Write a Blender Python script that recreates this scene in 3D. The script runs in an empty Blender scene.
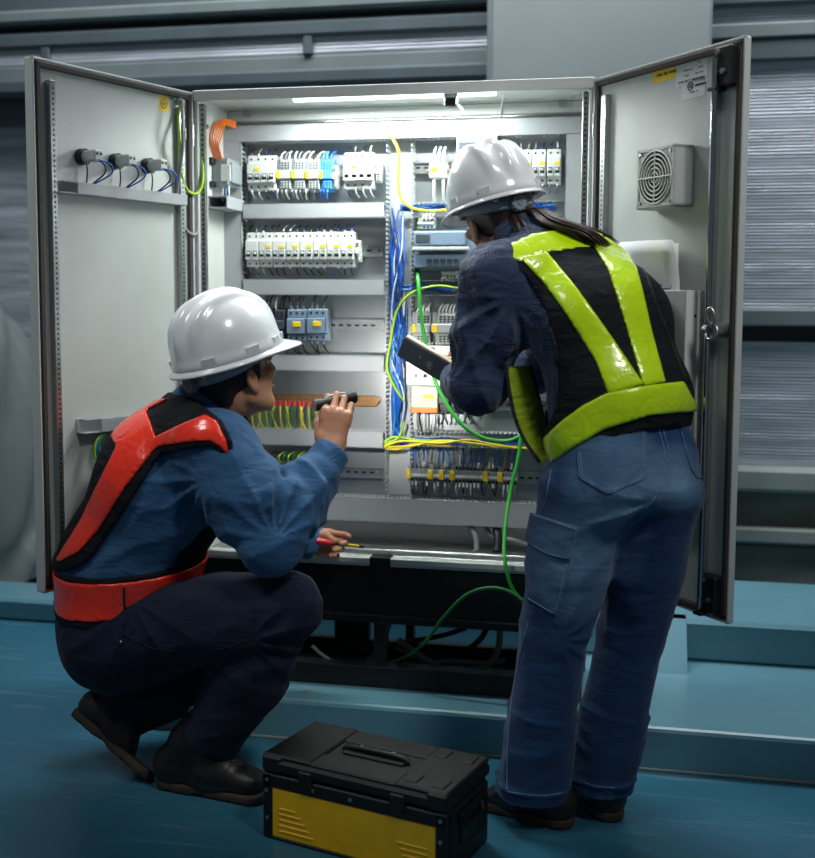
import bpy, math, random
import numpy as np
from mathutils import Vector, Matrix

random.seed(7)
SC = bpy.context.scene
COL = SC.collection

# ------------------------------------------------------------------ camera
CAM_POS = np.array([0.6774, -3.0261, 1.213])
YAW, PITCH, ROLL, FPX, PPY = -0.1974, -0.0856, 0.0053, 1106.35, 400.1
_F = np.array([math.sin(YAW)*math.cos(PITCH), math.cos(YAW)*math.cos(PITCH), math.sin(PITCH)])
_R = np.array([math.cos(YAW), -math.sin(YAW), 0.0])
_U = np.cross(_R, _F)
CR = math.cos(ROLL)*_R + math.sin(ROLL)*_U
CU = -math.sin(ROLL)*_R + math.cos(ROLL)*_U
cam_data = bpy.data.cameras.new('camera')
cam = bpy.data.objects.new('camera', cam_data)
COL.objects.link(cam)
cam_data.sensor_width = 36
cam_data.lens = FPX/858*36
cam_data.shift_y = (PPY-429)/858
cam.matrix_world = Matrix([[CR[0], CU[0], -_F[0], CAM_POS[0]], [CR[1], CU[1], -_F[1], CAM_POS[1]],
                           [CR[2], CU[2], -_F[2], CAM_POS[2]], [0, 0, 0, 1]])
cam_data.dof.use_dof = True
cam_data.dof.focus_distance = 2.85
cam_data.dof.aperture_fstop = 2.2
SC.camera = cam
SC.view_settings.view_transform = 'Standard'
SC.view_settings.look = 'None'
SC.view_settings.gamma = 1
SC.view_settings.use_curve_mapping = False
SC.view_settings.exposure = 0.0

# ------------------------------------------------------------------ light
wd = bpy.data.worlds.new('hall_light')
SC.world = wd
wd.use_nodes = True
wd.node_tree.nodes['Background'].inputs[0].default_value = (0.60, 0.68, 0.72, 1)
wd.node_tree.nodes['Background'].inputs[1].default_value = 0.115

def lamp(name, kind, loc, target, energy, color=(1, 1, 1), **kw):
    d = bpy.data.lights.new(name, kind)
    d.energy = energy
    d.color = color
    for k, v in kw.items():
        setattr(d, k, v)
    o = bpy.data.objects.new(name, d)
    COL.objects.link(o)
    o.location = loc
    o.rotation_euler = (Vector(target)-Vector(loc)).to_track_quat('-Z', 'Y').to_euler()
    return o

# unseen lights added: overhead spots coned to leave the bottom dim, a wall fill
lamp('unseen_overhead_spot', 'SPOT', (1.9, -2.3, 3.9), (0.5, -0.45, 1.42), 300, (1.0, 0.98, 0.95),
     spot_size=math.radians(33), spot_blend=1.0, shadow_soft_size=0.35)
lamp('unseen_overhead_spot', 'SPOT', (-1.7, -2.0, 3.9), (-0.35, -0.4, 1.12), 170, (0.95, 0.99, 1.0),
     spot_size=math.radians(33), spot_blend=1.0, shadow_soft_size=0.5)
lamp('wall_fill_light', 'AREA', (0.4, 0.75, 3.9), (0.2, 1.75, 1.2), 150, (0.95, 0.98, 1.0), shape='RECTANGLE', size=4.0, size_y=0.5)  # unseen fill added to brighten the back wall
# the cabinet's own tube: light leaves the emissive tube below, this carries its energy
TUBE_E = 11.0

# ------------------------------------------------------------------ helpers
def ray(x, y):
    return _F + CR*((x-407.5)/FPX) - CU*((y-PPY)/FPX)
def onY(x, y, Y):
    r = ray(x, y); return CAM_POS + r*((Y-CAM_POS[1])/r[1])
def onZ(x, y, Z):
    r = ray(x, y); return CAM_POS + r*((Z-CAM_POS[2])/r[2])
def onplane(x, y, o, n):
    r = ray(x, y); return CAM_POS + r*(np.dot(np.asarray(o)-CAM_POS, n)/np.dot(r, n))

def nt(v):
    v = np.asarray(v, float); return v/np.linalg.norm(v)

def spline(pts, n=8):
    P = [np.asarray(p, float) for p in pts]
    if len(P) < 3:
        return P
    out = []
    for i in range(len(P)-1):
        p0 = P[i-1] if i else 2*P[0]-P[1]
        p1, p2 = P[i], P[i+1]
        p3 = P[i+2] if i+2 < len(P) else 2*P[-1]-P[-2]
        for k in range(n):
            t = k/n
            out.append(0.5*(2*p1+(p2-p0)*t+(2*p0-5*p1+4*p2-p3)*t*t+(3*p1-p0-3*p2+p3)*t**3))
    out.append(P[-1])
    return out

class MB:
    """collects shapes of one mesh object"""
    def __init__(s, M=None):
        s.v, s.f, s.sm, s.mi, s.m = [], [], [], [], 0
        s.M = M
    def add(s, vs, fs, smooth=False):
        b = len(s.v)
        if s.M is not None and s.M.determinant() < 0:
            fs = [tuple(f)[::-1] for f in fs]
        for p in vs:
            s.v.append(tuple(s.M @ Vector(p)) if s.M is not None else tuple(float(c) for c in p))
        for f in fs:
            s.f.append([b+i for i in f]); s.sm.append(smooth); s.mi.append(s.m)
        return s
    def box(s, a, b, ch=0.0):
        x0, x1 = sorted((a[0], b[0])); y0, y1 = sorted((a[1], b[1])); z0, z1 = sorted((a[2], b[2]))
        c = min(ch, (x1-x0)*.45, (y1-y0)*.45, (z1-z0)*.45)
        if c <= 1e-6:
            vs = [(x, y, z) for x in (x0, x1) for y in (y0, y1) for z in (z0, z1)]
            return s.add(vs, [(0, 1, 3, 2), (4, 6, 7, 5), (0, 4, 5, 1), (2, 3, 7, 6), (0, 2, 6, 4), (1, 5, 7, 3)])
        vs, idx = [], {}
        X, Y, Z = (x0, x1), (y0, y1), (z0, z1)
        for i in (0, 1):
            for j in (0, 1):
                for k in (0, 1):
                    sx, sy, sz = (c, -c)[i], (c, -c)[j], (c, -c)[k]
                    for ax, p in enumerate(((X[i], Y[j]+sy, Z[k]+sz), (X[i]+sx, Y[j], Z[k]+sz), (X[i]+sx, Y[j]+sy, Z[k]))):
                        idx[(i, j, k, ax)] = len(vs); vs.append(p)
        fs = []
        g = lambda *q: idx[q]
        for i in (0, 1):
            q = [g(i, 0, 0, 0), g(i, 1, 0, 0), g(i, 1, 1, 0), g(i, 0, 1, 0)]; fs.append(q if i else q[::-1])
            q = [g(0, i, 0, 1), g(0, i, 1, 1), g(1, i, 1, 1), g(1, i, 0, 1)]; fs.append(q if i else q[::-1])
            q = [g(0, 0, i, 2), g(1, 0, i, 2), g(1, 1, i, 2), g(0, 1, i, 2)]; fs.append(q if i else q[::-1])
        for a_ in (0, 1):
            for b_ in (0, 1):
                q = [g(a_, b_, 0, 0), g(a_, b_, 1, 0), g(a_, b_, 1, 1), g(a_, b_, 0, 1)]; fs.append(q if a_ == b_ else q[::-1])
                q = [g(a_, 0, b_, 2), g(a_, 1, b_, 2), g(a_, 1, b_, 0), g(a_, 0, b_, 0)]; fs.append(q if a_ == b_ else q[::-1])
                q = [g(0, a_, b_, 1), g(1, a_, b_, 1), g(1, a_, b_, 2), g(0, a_, b_, 2)]; fs.append(q if a_ == b_ else q[::-1])
        for i in (0, 1):
            for j in (0, 1):
                for k in (0, 1):
                    q = [g(i, j, k, 0), g(i, j, k, 1), g(i, j, k, 2)]; fs.append(q if (i+j+k) % 2 else q[::-1])
        return s.add(vs, fs)
    def cyl(s, a, b, r, n=16, r2=None, caps=True):
        a, b = np.asarray(a, float), np.asarray(b, float)
        r2 = r if r2 is None else r2
        d = nt(b-a); t = np.array([0, 0, 1.]) if abs(d[2]) < .9 else np.array([1., 0, 0])
        u = nt(np.cross(d, t)); w = np.cross(d, u)
        ring = [(math.cos(2*math.pi*i/n), math.sin(2*math.pi*i/n)) for i in range(n)]
        A = [a+r*(u*c+w*q) for c, q in ring]; B = [b+r2*(u*c+w*q) for c, q in ring]
        s.add(A+B, [(i, (i+1) % n, n+(i+1) % n, n+i) for i in range(n)], True)
        if caps:
            s.add(A, [tuple(range(n))[::-1]]); s.add(B, [tuple(range(n))])
        return s
    def tube(s, pts, r, n=8, sub=8, caps=True):
        P = spline(pts, sub) if sub else [np.asarray(p, float) for p in pts]
        N = len(P); rr = r if callable(r) else (lambda t: r)
        T = [nt(P[min(i+1, N-1)]-P[max(i-1, 0)]) for i in range(N)]
        t0 = T[0]; up = np.array([0, 0, 1.]) if abs(t0[2]) < .9 else np.array([1., 0, 0])
        u = nt(np.cross(t0, up)); vs = []
        for i in range(N):
            u = nt(u-T[i]*np.dot(u, T[i])); w = np.cross(T[i], u); q = rr(i/(N-1))
            for k in range(n):
                a = 2*math.pi*k/n; vs.append(P[i]+q*(u*math.cos(a)+w*math.sin(a)))
        fs = [(i*n+k, i*n+(k+1) % n, (i+1)*n+(k+1) % n, (i+1)*n+k) for i in range(N-1) for k in range(n)]
        s.add(vs, fs, True)
        if caps:
            s.add(vs[:n], [tuple(range(n))[::-1]]); s.add(vs[-n:], [tuple(range(n))])
        return s
    def ball(s, c, r, n=12, m=8, sc=(1, 1, 1)):
        c = np.asarray(c, float); vs = []
        for j in range(m+1):
            th = math.pi*j/m
            for i in range(n):
                ph = 2*math.pi*i/n
                vs.append(c+r*np.array([sc[0]*math.sin(th)*math.cos(ph), sc[1]*math.sin(th)*math.sin(ph), sc[2]*math.cos(th)]))
        return s.add(vs, [(j*n+i, (j+1)*n+i, (j+1)*n+(i+1) % n, j*n+(i+1) % n) for j in range(m) for i in range(n)], True)
    def ring(s, c, ax, R, r, n=24, m=8):
        c = np.asarray(c, float); d = nt(ax); t = np.array([0, 0, 1.]) if abs(d[2]) < .9 else np.array([1., 0, 0])
        u = nt(np.cross(d, t)); w = np.cross(d, u); vs = []
        for i in range(n):
            a = 2*math.pi*i/n; e = u*math.cos(a)+w*math.sin(a)
            for k in range(m):
                b = 2*math.pi*k/m; vs.append(c+e*(R+r*math.cos(b))+d*r*math.sin(b))
        return s.add(vs, [(i*m+k, i*m+(k+1) % m, ((i+1) % n)*m+(k+1) % m, ((i+1) % n)*m+k) for i in range(n) for k in range(m)], True)
    def prism(s, poly, y0, y1):
        """poly in (x,z), extruded in y"""
        n = len(poly)
        vs = [(x, y0, z) for x, z in poly]+[(x, y1, z) for x, z in poly]
        return s.add(vs, [tuple(range(n)), tuple(range(2*n-1, n-1, -1))]+[(i, n+i, n+(i+1) % n, (i+1) % n) for i in range(n)])
    def build(s, name, mats, parent=None, **props):
        V = np.array(s.v); lo, hi = V.min(0), V.max(0)
        base = Vector(((lo[0]+hi[0])/2, (lo[1]+hi[1])/2, lo[2]))
        me = bpy.data.meshes.new(name)
        me.from_pydata([tuple(Vector(p)-base) for p in s.v], [], s.f)
        me.polygons.foreach_set('use_smooth', s.sm)
        mats = mats if isinstance(mats, (list, tuple)) else [mats]
        for m in mats:
            me.materials.append(m)
        me.polygons.foreach_set('material_index', s.mi)
        me.update()
        return link(name, me, base, parent, **props)

WORLD_LOC = {}
def link(name, me, base, parent=None, **props):
    o = bpy.data.objects.new(name, me)
    COL.objects.link(o)
    base = Vector(base)
    if parent is not None:
        o.parent = parent
        o.location = base-WORLD_LOC[parent.name]
    else:
        o.location = base
    WORLD_LOC[o.name] = base
    for k, v in props.items():
        o[k] = v
    return o
def tag(o, label, cat, group=None):
    o['label'] = label; o['category'] = cat
    if group:
        o['group'] = group
    return o
def thing(name, loc, label, cat, group=None):
    return tag(link(name, None, loc), label, cat, group)
def copy_tree(o, delta=None, parent=None):
    c = o.copy(); COL.objects.link(c)
    if parent is not None:
        c.parent = parent
    if delta is not None:
        c.location = o.location+Vector(delta)
    for ch in list(o.children):
        copy_tree(ch, None, c)
    return c

# ------------------------------------------------------------------ materials
def lin(c):
    return tuple((x/12.92 if x <= .04045 else ((x+.055)/1.055)**2.4) for x in (q/255 for q in c))
def mat(name, rgb, rough=.5, metal=0.0, noise=0.0, nscale=30.0, bump=0.0, bscale=200.0, coat=0.0, spec=.5, stretch=(1, 1, 1), emit=0.0, sheen=0.0):
    m = bpy.data.materials.new(name); m.use_nodes = True
    N, L = m.node_tree.nodes, m.node_tree.links
    b = N['Principled BSDF']
    c = lin(rgb)
    b.inputs['Base Color'].default_value = (*c, 1)
    b.inputs['Roughness'].default_value = rough
    b.inputs['Metallic'].default_value = metal
    b.inputs['Specular IOR Level'].default_value = spec
    b.inputs['Coat Weight'].default_value = coat
    b.inputs['Sheen Weight'].default_value = sheen
    if emit:
        b.inputs['Emission Color'].default_value = (*c, 1); b.inputs['Emission Strength'].default_value = emit
    tc = N.new('ShaderNodeTexCoord'); mp = N.new('ShaderNodeMapping'); mp.inputs['Scale'].default_value = stretch
    L.new(tc.outputs['Object'], mp.inputs[0])
    if noise:
        t = N.new('ShaderNodeTexNoise'); t.inputs['Scale'].default_value = nscale; t.inputs['Detail'].default_value = 5
        L.new(mp.outputs[0], t.inputs['Vector'])
        r = N.new('ShaderNodeMapRange'); r.inputs[1].default_value = .25; r.inputs[2].default_value = .75
        r.inputs[3].default_value = 1-noise; r.inputs[4].default_value = 1+noise
        L.new(t.outputs['Fac'], r.inputs[0])
        mx = N.new('ShaderNodeVectorMath'); mx.operation = 'SCALE'; mx.inputs[0].default_value = c
        L.new(r.outputs[0], mx.inputs['Scale']); L.new(mx.outputs[0], b.inputs['Base Color'])
        mr = N.new('ShaderNodeMapRange'); mr.inputs[3].default_value = max(0, rough-noise*.25); mr.inputs[4].default_value = min(1, rough+noise*.25)
        L.new(t.outputs['Fac'], mr.inputs[0]); L.new(mr.outputs[0], b.inputs['Roughness'])
    if bump:
        t2 = N.new('ShaderNodeTexNoise'); t2.inputs['Scale'].default_value = bscale; t2.inputs['Detail'].default_value = 3
        L.new(mp.outputs[0], t2.inputs['Vector'])
        bm = N.new('ShaderNodeBump'); bm.inputs['Strength'].default_value = bump; bm.inputs['Distance'].default_value = .002
        L.new(t2.outputs['Fac'], bm.inputs['Height']); L.new(bm.outputs[0], b.inputs['Normal'])
    return m

M = {}
M['paint'] = mat('textured grey cabinet paint', (196, 201, 198), .38, noise=.03, nscale=14, bump=.35, bscale=420)
M['paint_smooth'] = mat('light grey lacquer', (205, 209, 206), .35, noise=.03, nscale=8)
M['plate'] = mat('galvanised mounting plate', (168, 174, 176), .36, .75, noise=.10, nscale=9, stretch=(1, 1, .15))
M['zinc'] = mat('zinc plated steel', (176, 180, 180), .3, .9, noise=.12, nscale=60)
M['chrome'] = mat('polished steel rod', (180, 190, 198), .15, 1.0)
M['duct'] = mat('grey pvc duct', (163, 167, 170), .42, noise=.03)
M['duct_in'] = mat('grey pvc comb', (176, 182, 184), .5)
M['black_gap'] = mat('black for shaded holes', (20, 21, 22), .6)  # flat black painted in for the shade inside holes, slots and gaps
M['gasket'] = mat('dark brown gasket foam', (62, 56, 53), .7, noise=.1, nscale=90)
M['black'] = mat('black plastic', (14, 15, 16), .5, noise=.1)
M['black_metal'] = mat('matt black steel', (19, 21, 24), .45, noise=.15, nscale=12)
M['white_plastic'] = mat('white module plastic', (214, 217, 214), .4, noise=.02)
M['grey_plastic'] = mat('grey module plastic', (138, 146, 148), .45, noise=.04)
M['mid_plastic'] = mat('pale grey module plastic', (176, 182, 182), .45)
M['blue_grey'] = mat('blue grey device plastic', (118, 140, 160), .42, noise=.04)
M['dark_device'] = mat('dark slate device plastic', (62, 72, 82), .45, noise=.08)
M['yellow_tag'] = mat('yellow marker', (248, 208, 30), .5)
M['orange'] = mat('orange plastic', (242, 128, 28), .45)
M['cream'] = mat('cream plastic', (232, 218, 190), .5)
M['copper'] = mat('copper bar', (156, 114, 70), .35, .6, noise=.2, nscale=40)
M['w_blue'] = mat('blue wire', (24, 96, 190), .4)
M['w_darkblue'] = mat('dark blue wire', (22, 50, 120), .4)
M['w_lblue'] = mat('light blue wire', (78, 160, 222), .4)
M['w_white'] = mat('white wire', (226, 228, 226), .45)
M['w_grey'] = mat('grey wire', (128, 132, 134), .5)
M['w_black'] = mat('black wire', (26, 28, 30), .45)
M['w_yellow'] = mat('yellow wire', (226, 208, 44), .4)
M['w_yg'] = mat('yellow green wire', (158, 200, 48), .4)
M['w_green'] = mat('green cable', (58, 176, 62), .4)
M['w_dgreen'] = mat('dark green wire', (36, 118, 56), .4)
M['w_orange'] = mat('orange wire', (238, 124, 36), .4)
M['w_red'] = mat('red ferrule', (196, 34, 36), .45)
M['paper'] = mat('white paper', (222, 225, 226), .7, noise=.02)
M['ink'] = mat('grey print', (92, 98, 104), .7)
M['label_ink'] = mat('black print', (40, 44, 46), .7)
M['tube_glow'] = mat('lit lamp tube', (236, 255, 246), .4, emit=4.0)
M['rust'] = mat('brown cable sheath', (136, 122, 120), .6)

def floor_mat(name, rgb, scuff):
    m = mat(name, rgb, .30, noise=.12, nscale=2.4, spec=.4)
    N, L = m.node_tree.nodes, m.node_tree.links
    b = N['Principled BSDF']; src = b.inputs['Base Color'].links[0].from_socket
    tc = N.new('ShaderNodeTexCoord')
    t = N.new('ShaderNodeTexNoise'); t.inputs['Scale'].default_value = 5.5; t.inputs['Detail'].default_value = 9; t.inputs['Roughness'].default_value = .62
    L.new(tc.outputs['Object'], t.inputs['Vector'])
    cr = N.new('ShaderNodeValToRGB'); cr.color_ramp.elements[0].position = .67; cr.color_ramp.elements[1].position = .72
    L.new(t.outputs['Fac'], cr.inputs[0])
    mx = N.new('ShaderNodeMix'); mx.data_type = 'RGBA'
    L.new(cr.outputs[0], mx.inputs[0]); L.new(src, mx.inputs[6]); mx.inputs[7].default_value = (*lin(scuff), 1)
    # long pale scratches
    mp = N.new('ShaderNodeMapping'); mp.inputs['Scale'].default_value = (2.5, 26, 10); mp.inputs['Rotation'].default_value = (0, 0, .5)
    L.new(tc.outputs['Object'], mp.inputs[0])
    t2 = N.new('ShaderNodeTexNoise'); t2.inputs['Scale'].default_value = 1.6; t2.inputs['Detail'].default_value = 6
    L.new(mp.outputs[0], t2.inputs['Vector'])
    c2 = N.new('ShaderNodeMapRange'); c2.inputs[1].default_value = .58; c2.inputs[2].default_value = .74; c2.inputs[4].default_value = .22
    L.new(t2.outputs['Fac'], c2.inputs[0])
    m2 = N.new('ShaderNodeMix'); m2.data_type = 'RGBA'
    L.new(c2.outputs[0], m2.inputs[0]); L.new(mx.outputs[2], m2.inputs[6]); m2.inputs[7].default_value = (*lin((150, 176, 188)), 1)
    L.new(m2.outputs[2], b.inputs['Base Color'])
    return m
M['floor'] = floor_mat('blue floor paint', (52, 110, 134), (96, 86, 60))
M['kerb'] = floor_mat('pale blue kerb paint', (96, 144, 160), (120, 104, 74))
M['concrete'] = mat('stained concrete', (112, 112, 104), .8, noise=.35, nscale=3.5, stretch=(1, 1, 3), bump=.3, bscale=40)
M['pale_concrete'] = mat('pale concrete ledge', (146, 156, 152), .75, noise=.15, nscale=4)
M['sheet'] = mat('corrugated translucent sheet', (178, 186, 196), .34, .15, noise=.35, nscale=5, stretch=(.6, 1, 7), bump=.5, bscale=30)
M['beam'] = mat('slate painted steel beam', (74, 86, 92), .5, noise=.15, nscale=5)
M['beam_pale'] = mat('grey steel rail', (106, 118, 120), .5, noise=.12, nscale=6)
M['duct_panel'] = mat('grey sheet metal panel', (132, 142, 144), .45, noise=.05, nscale=4)

# ------------------------------------------------------------------ the hall
PZ = 0.116           # top of the blue plinth the cabinet stands on
def struct(o):
    o['kind'] = 'structure'; return o

mb = MB(); mb.box((-4.5, -4.2, -.05), (4.5, 2.2, 0))
struct(mb.build('floor', M['floor']))
# platform with a rounded nose and a dark joint along the floor
mb = MB()
prof = [(-.145, 0.0), (-.145, PZ-.012), (-.141, PZ-.004), (-.133, PZ), (.62, PZ), (.62, 0)]
x0, x1 = -.70, 3.4
n = len(prof)
mb.add([(x0, y, z) for y, z in prof]+[(x1, y, z) for y, z in prof],
       [tuple(range(n)), tuple(range(2*n-1, n-1, -1))]+[(i, n+i, n+(i+1) % n, (i+1) % n) for i in range(n)])
plat = struct(mb.build('platform', M['kerb']))
mb = MB(); mb.box((x0, -.149, .0), (x1, -.145, .008), .002)
struct(mb.build('trim_1', M['pale_concrete']))
# second kerb along the wall
mb = MB(); mb.box((-4.5, .75, 0), (-.72, 1.0, .085), .012); mb.box((-.73, .44, PZ-.002), (3.4, 1.0, .245), .012)
mb.add([(.80, .44, .245), (.87, .44, .245), (.87, .30, PZ-.002), (.72, .30, PZ-.002), (.80, .5, .245), (.87, .5, .245), (.87, .5, PZ-.002), (.72, .5, PZ-.002)],
       [(0, 3, 2, 1), (0, 1, 5, 4), (0, 4, 7, 3), (1, 2, 6, 5)])
struct(mb.build('kerb', M['kerb']))

WY = 1.55            # wall line
def wz(x, y, Y=WY):
    return onY(x, y, Y)[2]
wall = link('wall_back', None, (0, WY, 0)); struct(wall)
XL, XR = -4.5, 3.6
DX = .45             # the sheets on the left and right of the column sit at different heights
z = lambda y: wz(775, y)
zl = lambda y: wz(240, y)
XC = onY(600, 100, 1.4)[0]
mb = MB(); mb.box((XL, WY, 0), (XR, WY+.15, z(545)), .01)
mb.build('concrete_base', M['concrete'], wall)
mb = MB(); mb.box((XL, WY-.03, z(543)), (XR, WY+.15, z(527)), .01)
mb.build('ledge', M['pale_concrete'], wall)
mb = MB(); mb.box((XL, WY+.02, z(527)), (XR, WY+.15, z(490)))
mb.build('upper_concrete', M['concrete'], wall)
mb = MB(); mb.box((XL, WY-.05, z(491)), (XR, WY+.15, z(467)), .015)
mb.build('ledge', M['pale_concrete'], wall)
def corrugated(xa, xb, za, zb, Y, p=.013, d=.0025):
    mb = MB(); k = max(4, int((zb-za)/p*6)); vs = []; fs = []
    for i in range(k+1):
        zz = za+(zb-za)*i/k; yy = Y+d*(.55+.45*math.sin(zz*61)*math.sin(zz*23.7))*math.sin(2*math.pi*(zz-za)/p+.8*math.sin(zz*37))
        vs += [(xa, yy, zz), (xb, yy, zz)]
    for i in range(k):
        fs.append((2*i, 2*i+1, 2*i+3, 2*i+2))
    mb.add(vs, fs, True)
    mb.box((xa, Y+.02, za), (xb, Y+.04, zb))
    return mb
corrugated(XC, XR, z(467), z(342), WY+.02).build('corrugated_sheet', M['sheet'], wall)
corrugated(XC, XR, z(310), z(60), WY+.02).build('corrugated_sheet', M['sheet'], wall)
corrugated(XC, XR, z(24), z(4), WY+.02).build('corrugated_sheet', M['sheet'], wall)
mb = MB(); mb.box((XC, WY-.02, z(326)), (XR, WY+.1, z(309)), .006); mb.build('rail', M['beam_pale'], wall)
mb = MB(); mb.box((XC, WY+.03, z(343)), (XR, WY+.1, z(325))); mb.build('recess', M['black_metal'], wall)
mb = MB(); mb.box((XC, WY-.02, z(38)), (XR, WY+.1, z(23)), .006); mb.build('rail', M['beam_pale'], wall)
mb = MB(); mb.box((XC, WY-.01, z(61)), (XR, WY+.1, z(37)), .01); mb.build('beam', M['beam'], wall)
mb = MB(); mb.box((XC, WY-.02, z(5)), (XR, WY+.1, z(-90)), .01); mb.build('beam', M['beam'], wall)
# left of the column: stacked steel girts with light strips between
def girt(ya, yb, out, m, name='beam'):
    q = MB(); q.box((XL, WY-out, zl(ya)), (XC, WY+.1, zl(yb)), .012); q.build(name, m, wall)
corrugated(XL, XC, z(467), zl(118), WY+.02, .013, .003).build('corrugated_sheet', M['sheet'], wall)
girt(119, 93, .05, M['beam'])
girt(94, 79, .16, M['beam'])
girt(80, 62, .10, M['beam_pale'], 'rail')
corrugated(XL, XC, zl(62), zl(45), WY-.095).build('corrugated_sheet', M['sheet'], wall)
for px in (58, 315):
    p = onY(px, 50, WY); q = MB(); q.box((p[0]-.02, WY-.115, zl(63)), (p[0]+.02, WY+.05, zl(44)), .004); q.build('post', M['beam'], wall)
girt(46, 30, .12, M['beam'])
girt(31, 21, .04, M['beam'])
girt(22, 8, .14, M['beam_pale'], 'rail')
girt(9, -90, .02, M['beam'])
# broad sheet-metal column behind the cabinet
a = onY(488, 40, 1.35); b = onY(712, 40, 1.35)
mb = MB(); mb.box((a[0], 1.35, .24), (b[0], 1.54, 3.2), .01)
mb.m = 1; mb.box((a[0]-.004, 1.345, 1.9), (a[0]+.018, 1.36, 3.2), .003)
struct(mb.build('column', [M['duct_panel'], M['beam_pale']]))
# tarpaulin covered heap at the far left
mb = MB()
P = [onY(-60, 250, 1.25), onY(-5, 300, 1.25), onY(22, 350, 1.25), onY(34, 430, 1.25), onY(38, 515, 1.25), onY(40, 545, 1.25), onY(40, 575, 1.25)]
P = spline(P, 6); vs = []; fs = []
for i, p in enumerate(P):
    for k in range(9):
        y = 1.02+.05*k; w = .03*math.sin(k*1.3+i*.5)*(1 if 0 < k < 8 else .3)-.12*(abs(k-4)/4)**3
        vs.append((p[0]+w, y, max(p[2]+w*.5, .005)))
nk = 9; b0 = len(vs)
for p in P:
    vs += [(-4.0, 1.02, max(p[2], .005)), (-4.0, 1.42, max(p[2], .005))]
for i in range(len(P)-1):
    for k in range(nk-1):
        fs.append((i*nk+k, i*nk+k+1, (i+1)*nk+k+1, (i+1)*nk+k))
    fs.append((i*nk, (i+1)*nk, b0+2*i+2, b0+2*i)); fs.append((i*nk+nk-1, b0+2*i+1, b0+2*i+3, (i+1)*nk+nk-1))
mb.add(vs, fs, True)
tarp = mb.build('covered_pallet', mat('pale grey tarpaulin', (104, 112, 112), .6, noise=.12, nscale=6, bump=.4, bscale=14))
tag(tarp, 'pale grey tarpaulin covered heap behind the open left cabinet door by the wall', 'covered pallet')

# ------------------------------------------------------------------ the cabinet
HW, SZ, TZ = .552, .482, 1.811
HR = .570
PY = .26                                  # face of the mounting plate
cab = thing('electrical_cabinet', (0, .15, PZ), 'grey steel electrical control cabinet with both doors open on a black plinth', 'electrical cabinet')
def cpart(mb, name, m, **k):
    return mb.build(name, m, cab, **k)
DEPTH = .30
mb = MB(); mb.box((-HW, .0, SZ), (-HW+.012, DEPTH, TZ), .003); cpart(mb, 'side_wall', M['paint_smooth'])
mb = MB(); mb.box((HR-.012, .0, SZ), (HR, DEPTH, TZ), .003); cpart(mb, 'side_wall', M['paint_smooth'])
mb = MB(); mb.box((-HW-.004, -.004, TZ-.012), (HR+.004, DEPTH, TZ+.006), .003); mb.box((-HW, -.006, TZ-.024), (HR, .006, TZ+.006), .002); cpart(mb, 'roof_panel', M['paint_smooth'])
mb = MB(); mb.box((-HW, DEPTH-.01, SZ), (HR, DEPTH+.004, TZ)); cpart(mb, 'back_panel', M['paint_smooth'])
mb = MB(); mb.box((-HW, 0, SZ-.012), (HR, .075, SZ+.002), .002); mb.box((-HW, -.004, SZ-.006), (HR, .012, SZ+.014), .003); mb.box((-HW, .26, SZ-.012), (HR, DEPTH, SZ+.002)); cpart(mb, 'sill', M['paint_smooth'])
for i, (ya, yb) in enumerate(((.078, .135), (.139, .198), (.202, .258))):
    mb = MB(); mb.box((-HW+.015, ya, SZ-.008), (HR-.015, yb, SZ+.004+.003*(i % 2)), .002)
    for k in range(9):
        x = -.48+.12*k; mb.cyl((x, (ya+yb)/2, SZ+.004), (x, (ya+yb)/2, SZ+.0075+.003*(i % 2)), .004, 8)
    cpart(mb, 'gland_plate', M['zinc'])
# black box plinth and its open frame
mb = MB(); mb.box((-HW+.004, .004, .315), (HR-.004, DEPTH, SZ-.012), .004); mb.box((-HW+.002, -.004, .305), (HR-.002, DEPTH, .330), .004); cpart(mb, 'plinth_box', M['black_metal'])
for (x, w) in ((-.50, .05), (-.005, .036), (.50, .05)):
    mb = MB(); mb.box((x-w/2, .0, PZ+.05), (x+w/2, .036, .31)); cpart(mb, 'plinth_leg', M['black_metal'])
for (x, w) in ((-.50, .05), (-.155, .11), (.03, .025), (.50, .05)):
    mb = MB(); mb.box((x-w/2, .26, PZ+.05), (x+w/2, .30, .31), .002); cpart(mb, 'plinth_leg', M['black_metal'])
mb = MB(); mb.box((-HW+.002, -.004, PZ), (HR-.002, .04, PZ+.062), .003); cpart(mb, 'base_rail', M['black_metal'])
mb = MB(); mb.box((-HW+.002, .26, PZ), (HR-.002, DEPTH, PZ+.055), .003); cpart(mb, 'base_rail', M['black_metal'])
for x in (-HW+.03, HR-.03):
    mb = MB(); mb.box((x-.025, .04, PZ), (x+.025, .26, PZ+.05), .002); cpart(mb, 'base_rail', M['black_metal'])

def pp(x, y, Y=.2):
    return onY(x, y, Y)
def rect(x0, y0, x1, y1, Y=.2):
    """pixel rectangle of the photograph measured on the plane at depth Y -> x0, z0, x1, z1"""
    xm, ym = (x0+x1)/2, (y0+y1)/2
    return pp(x0, ym, Y)[0], pp(xm, y1, Y)[2], pp(x1, ym, Y)[0], pp(xm, y0, Y)[2]

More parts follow.
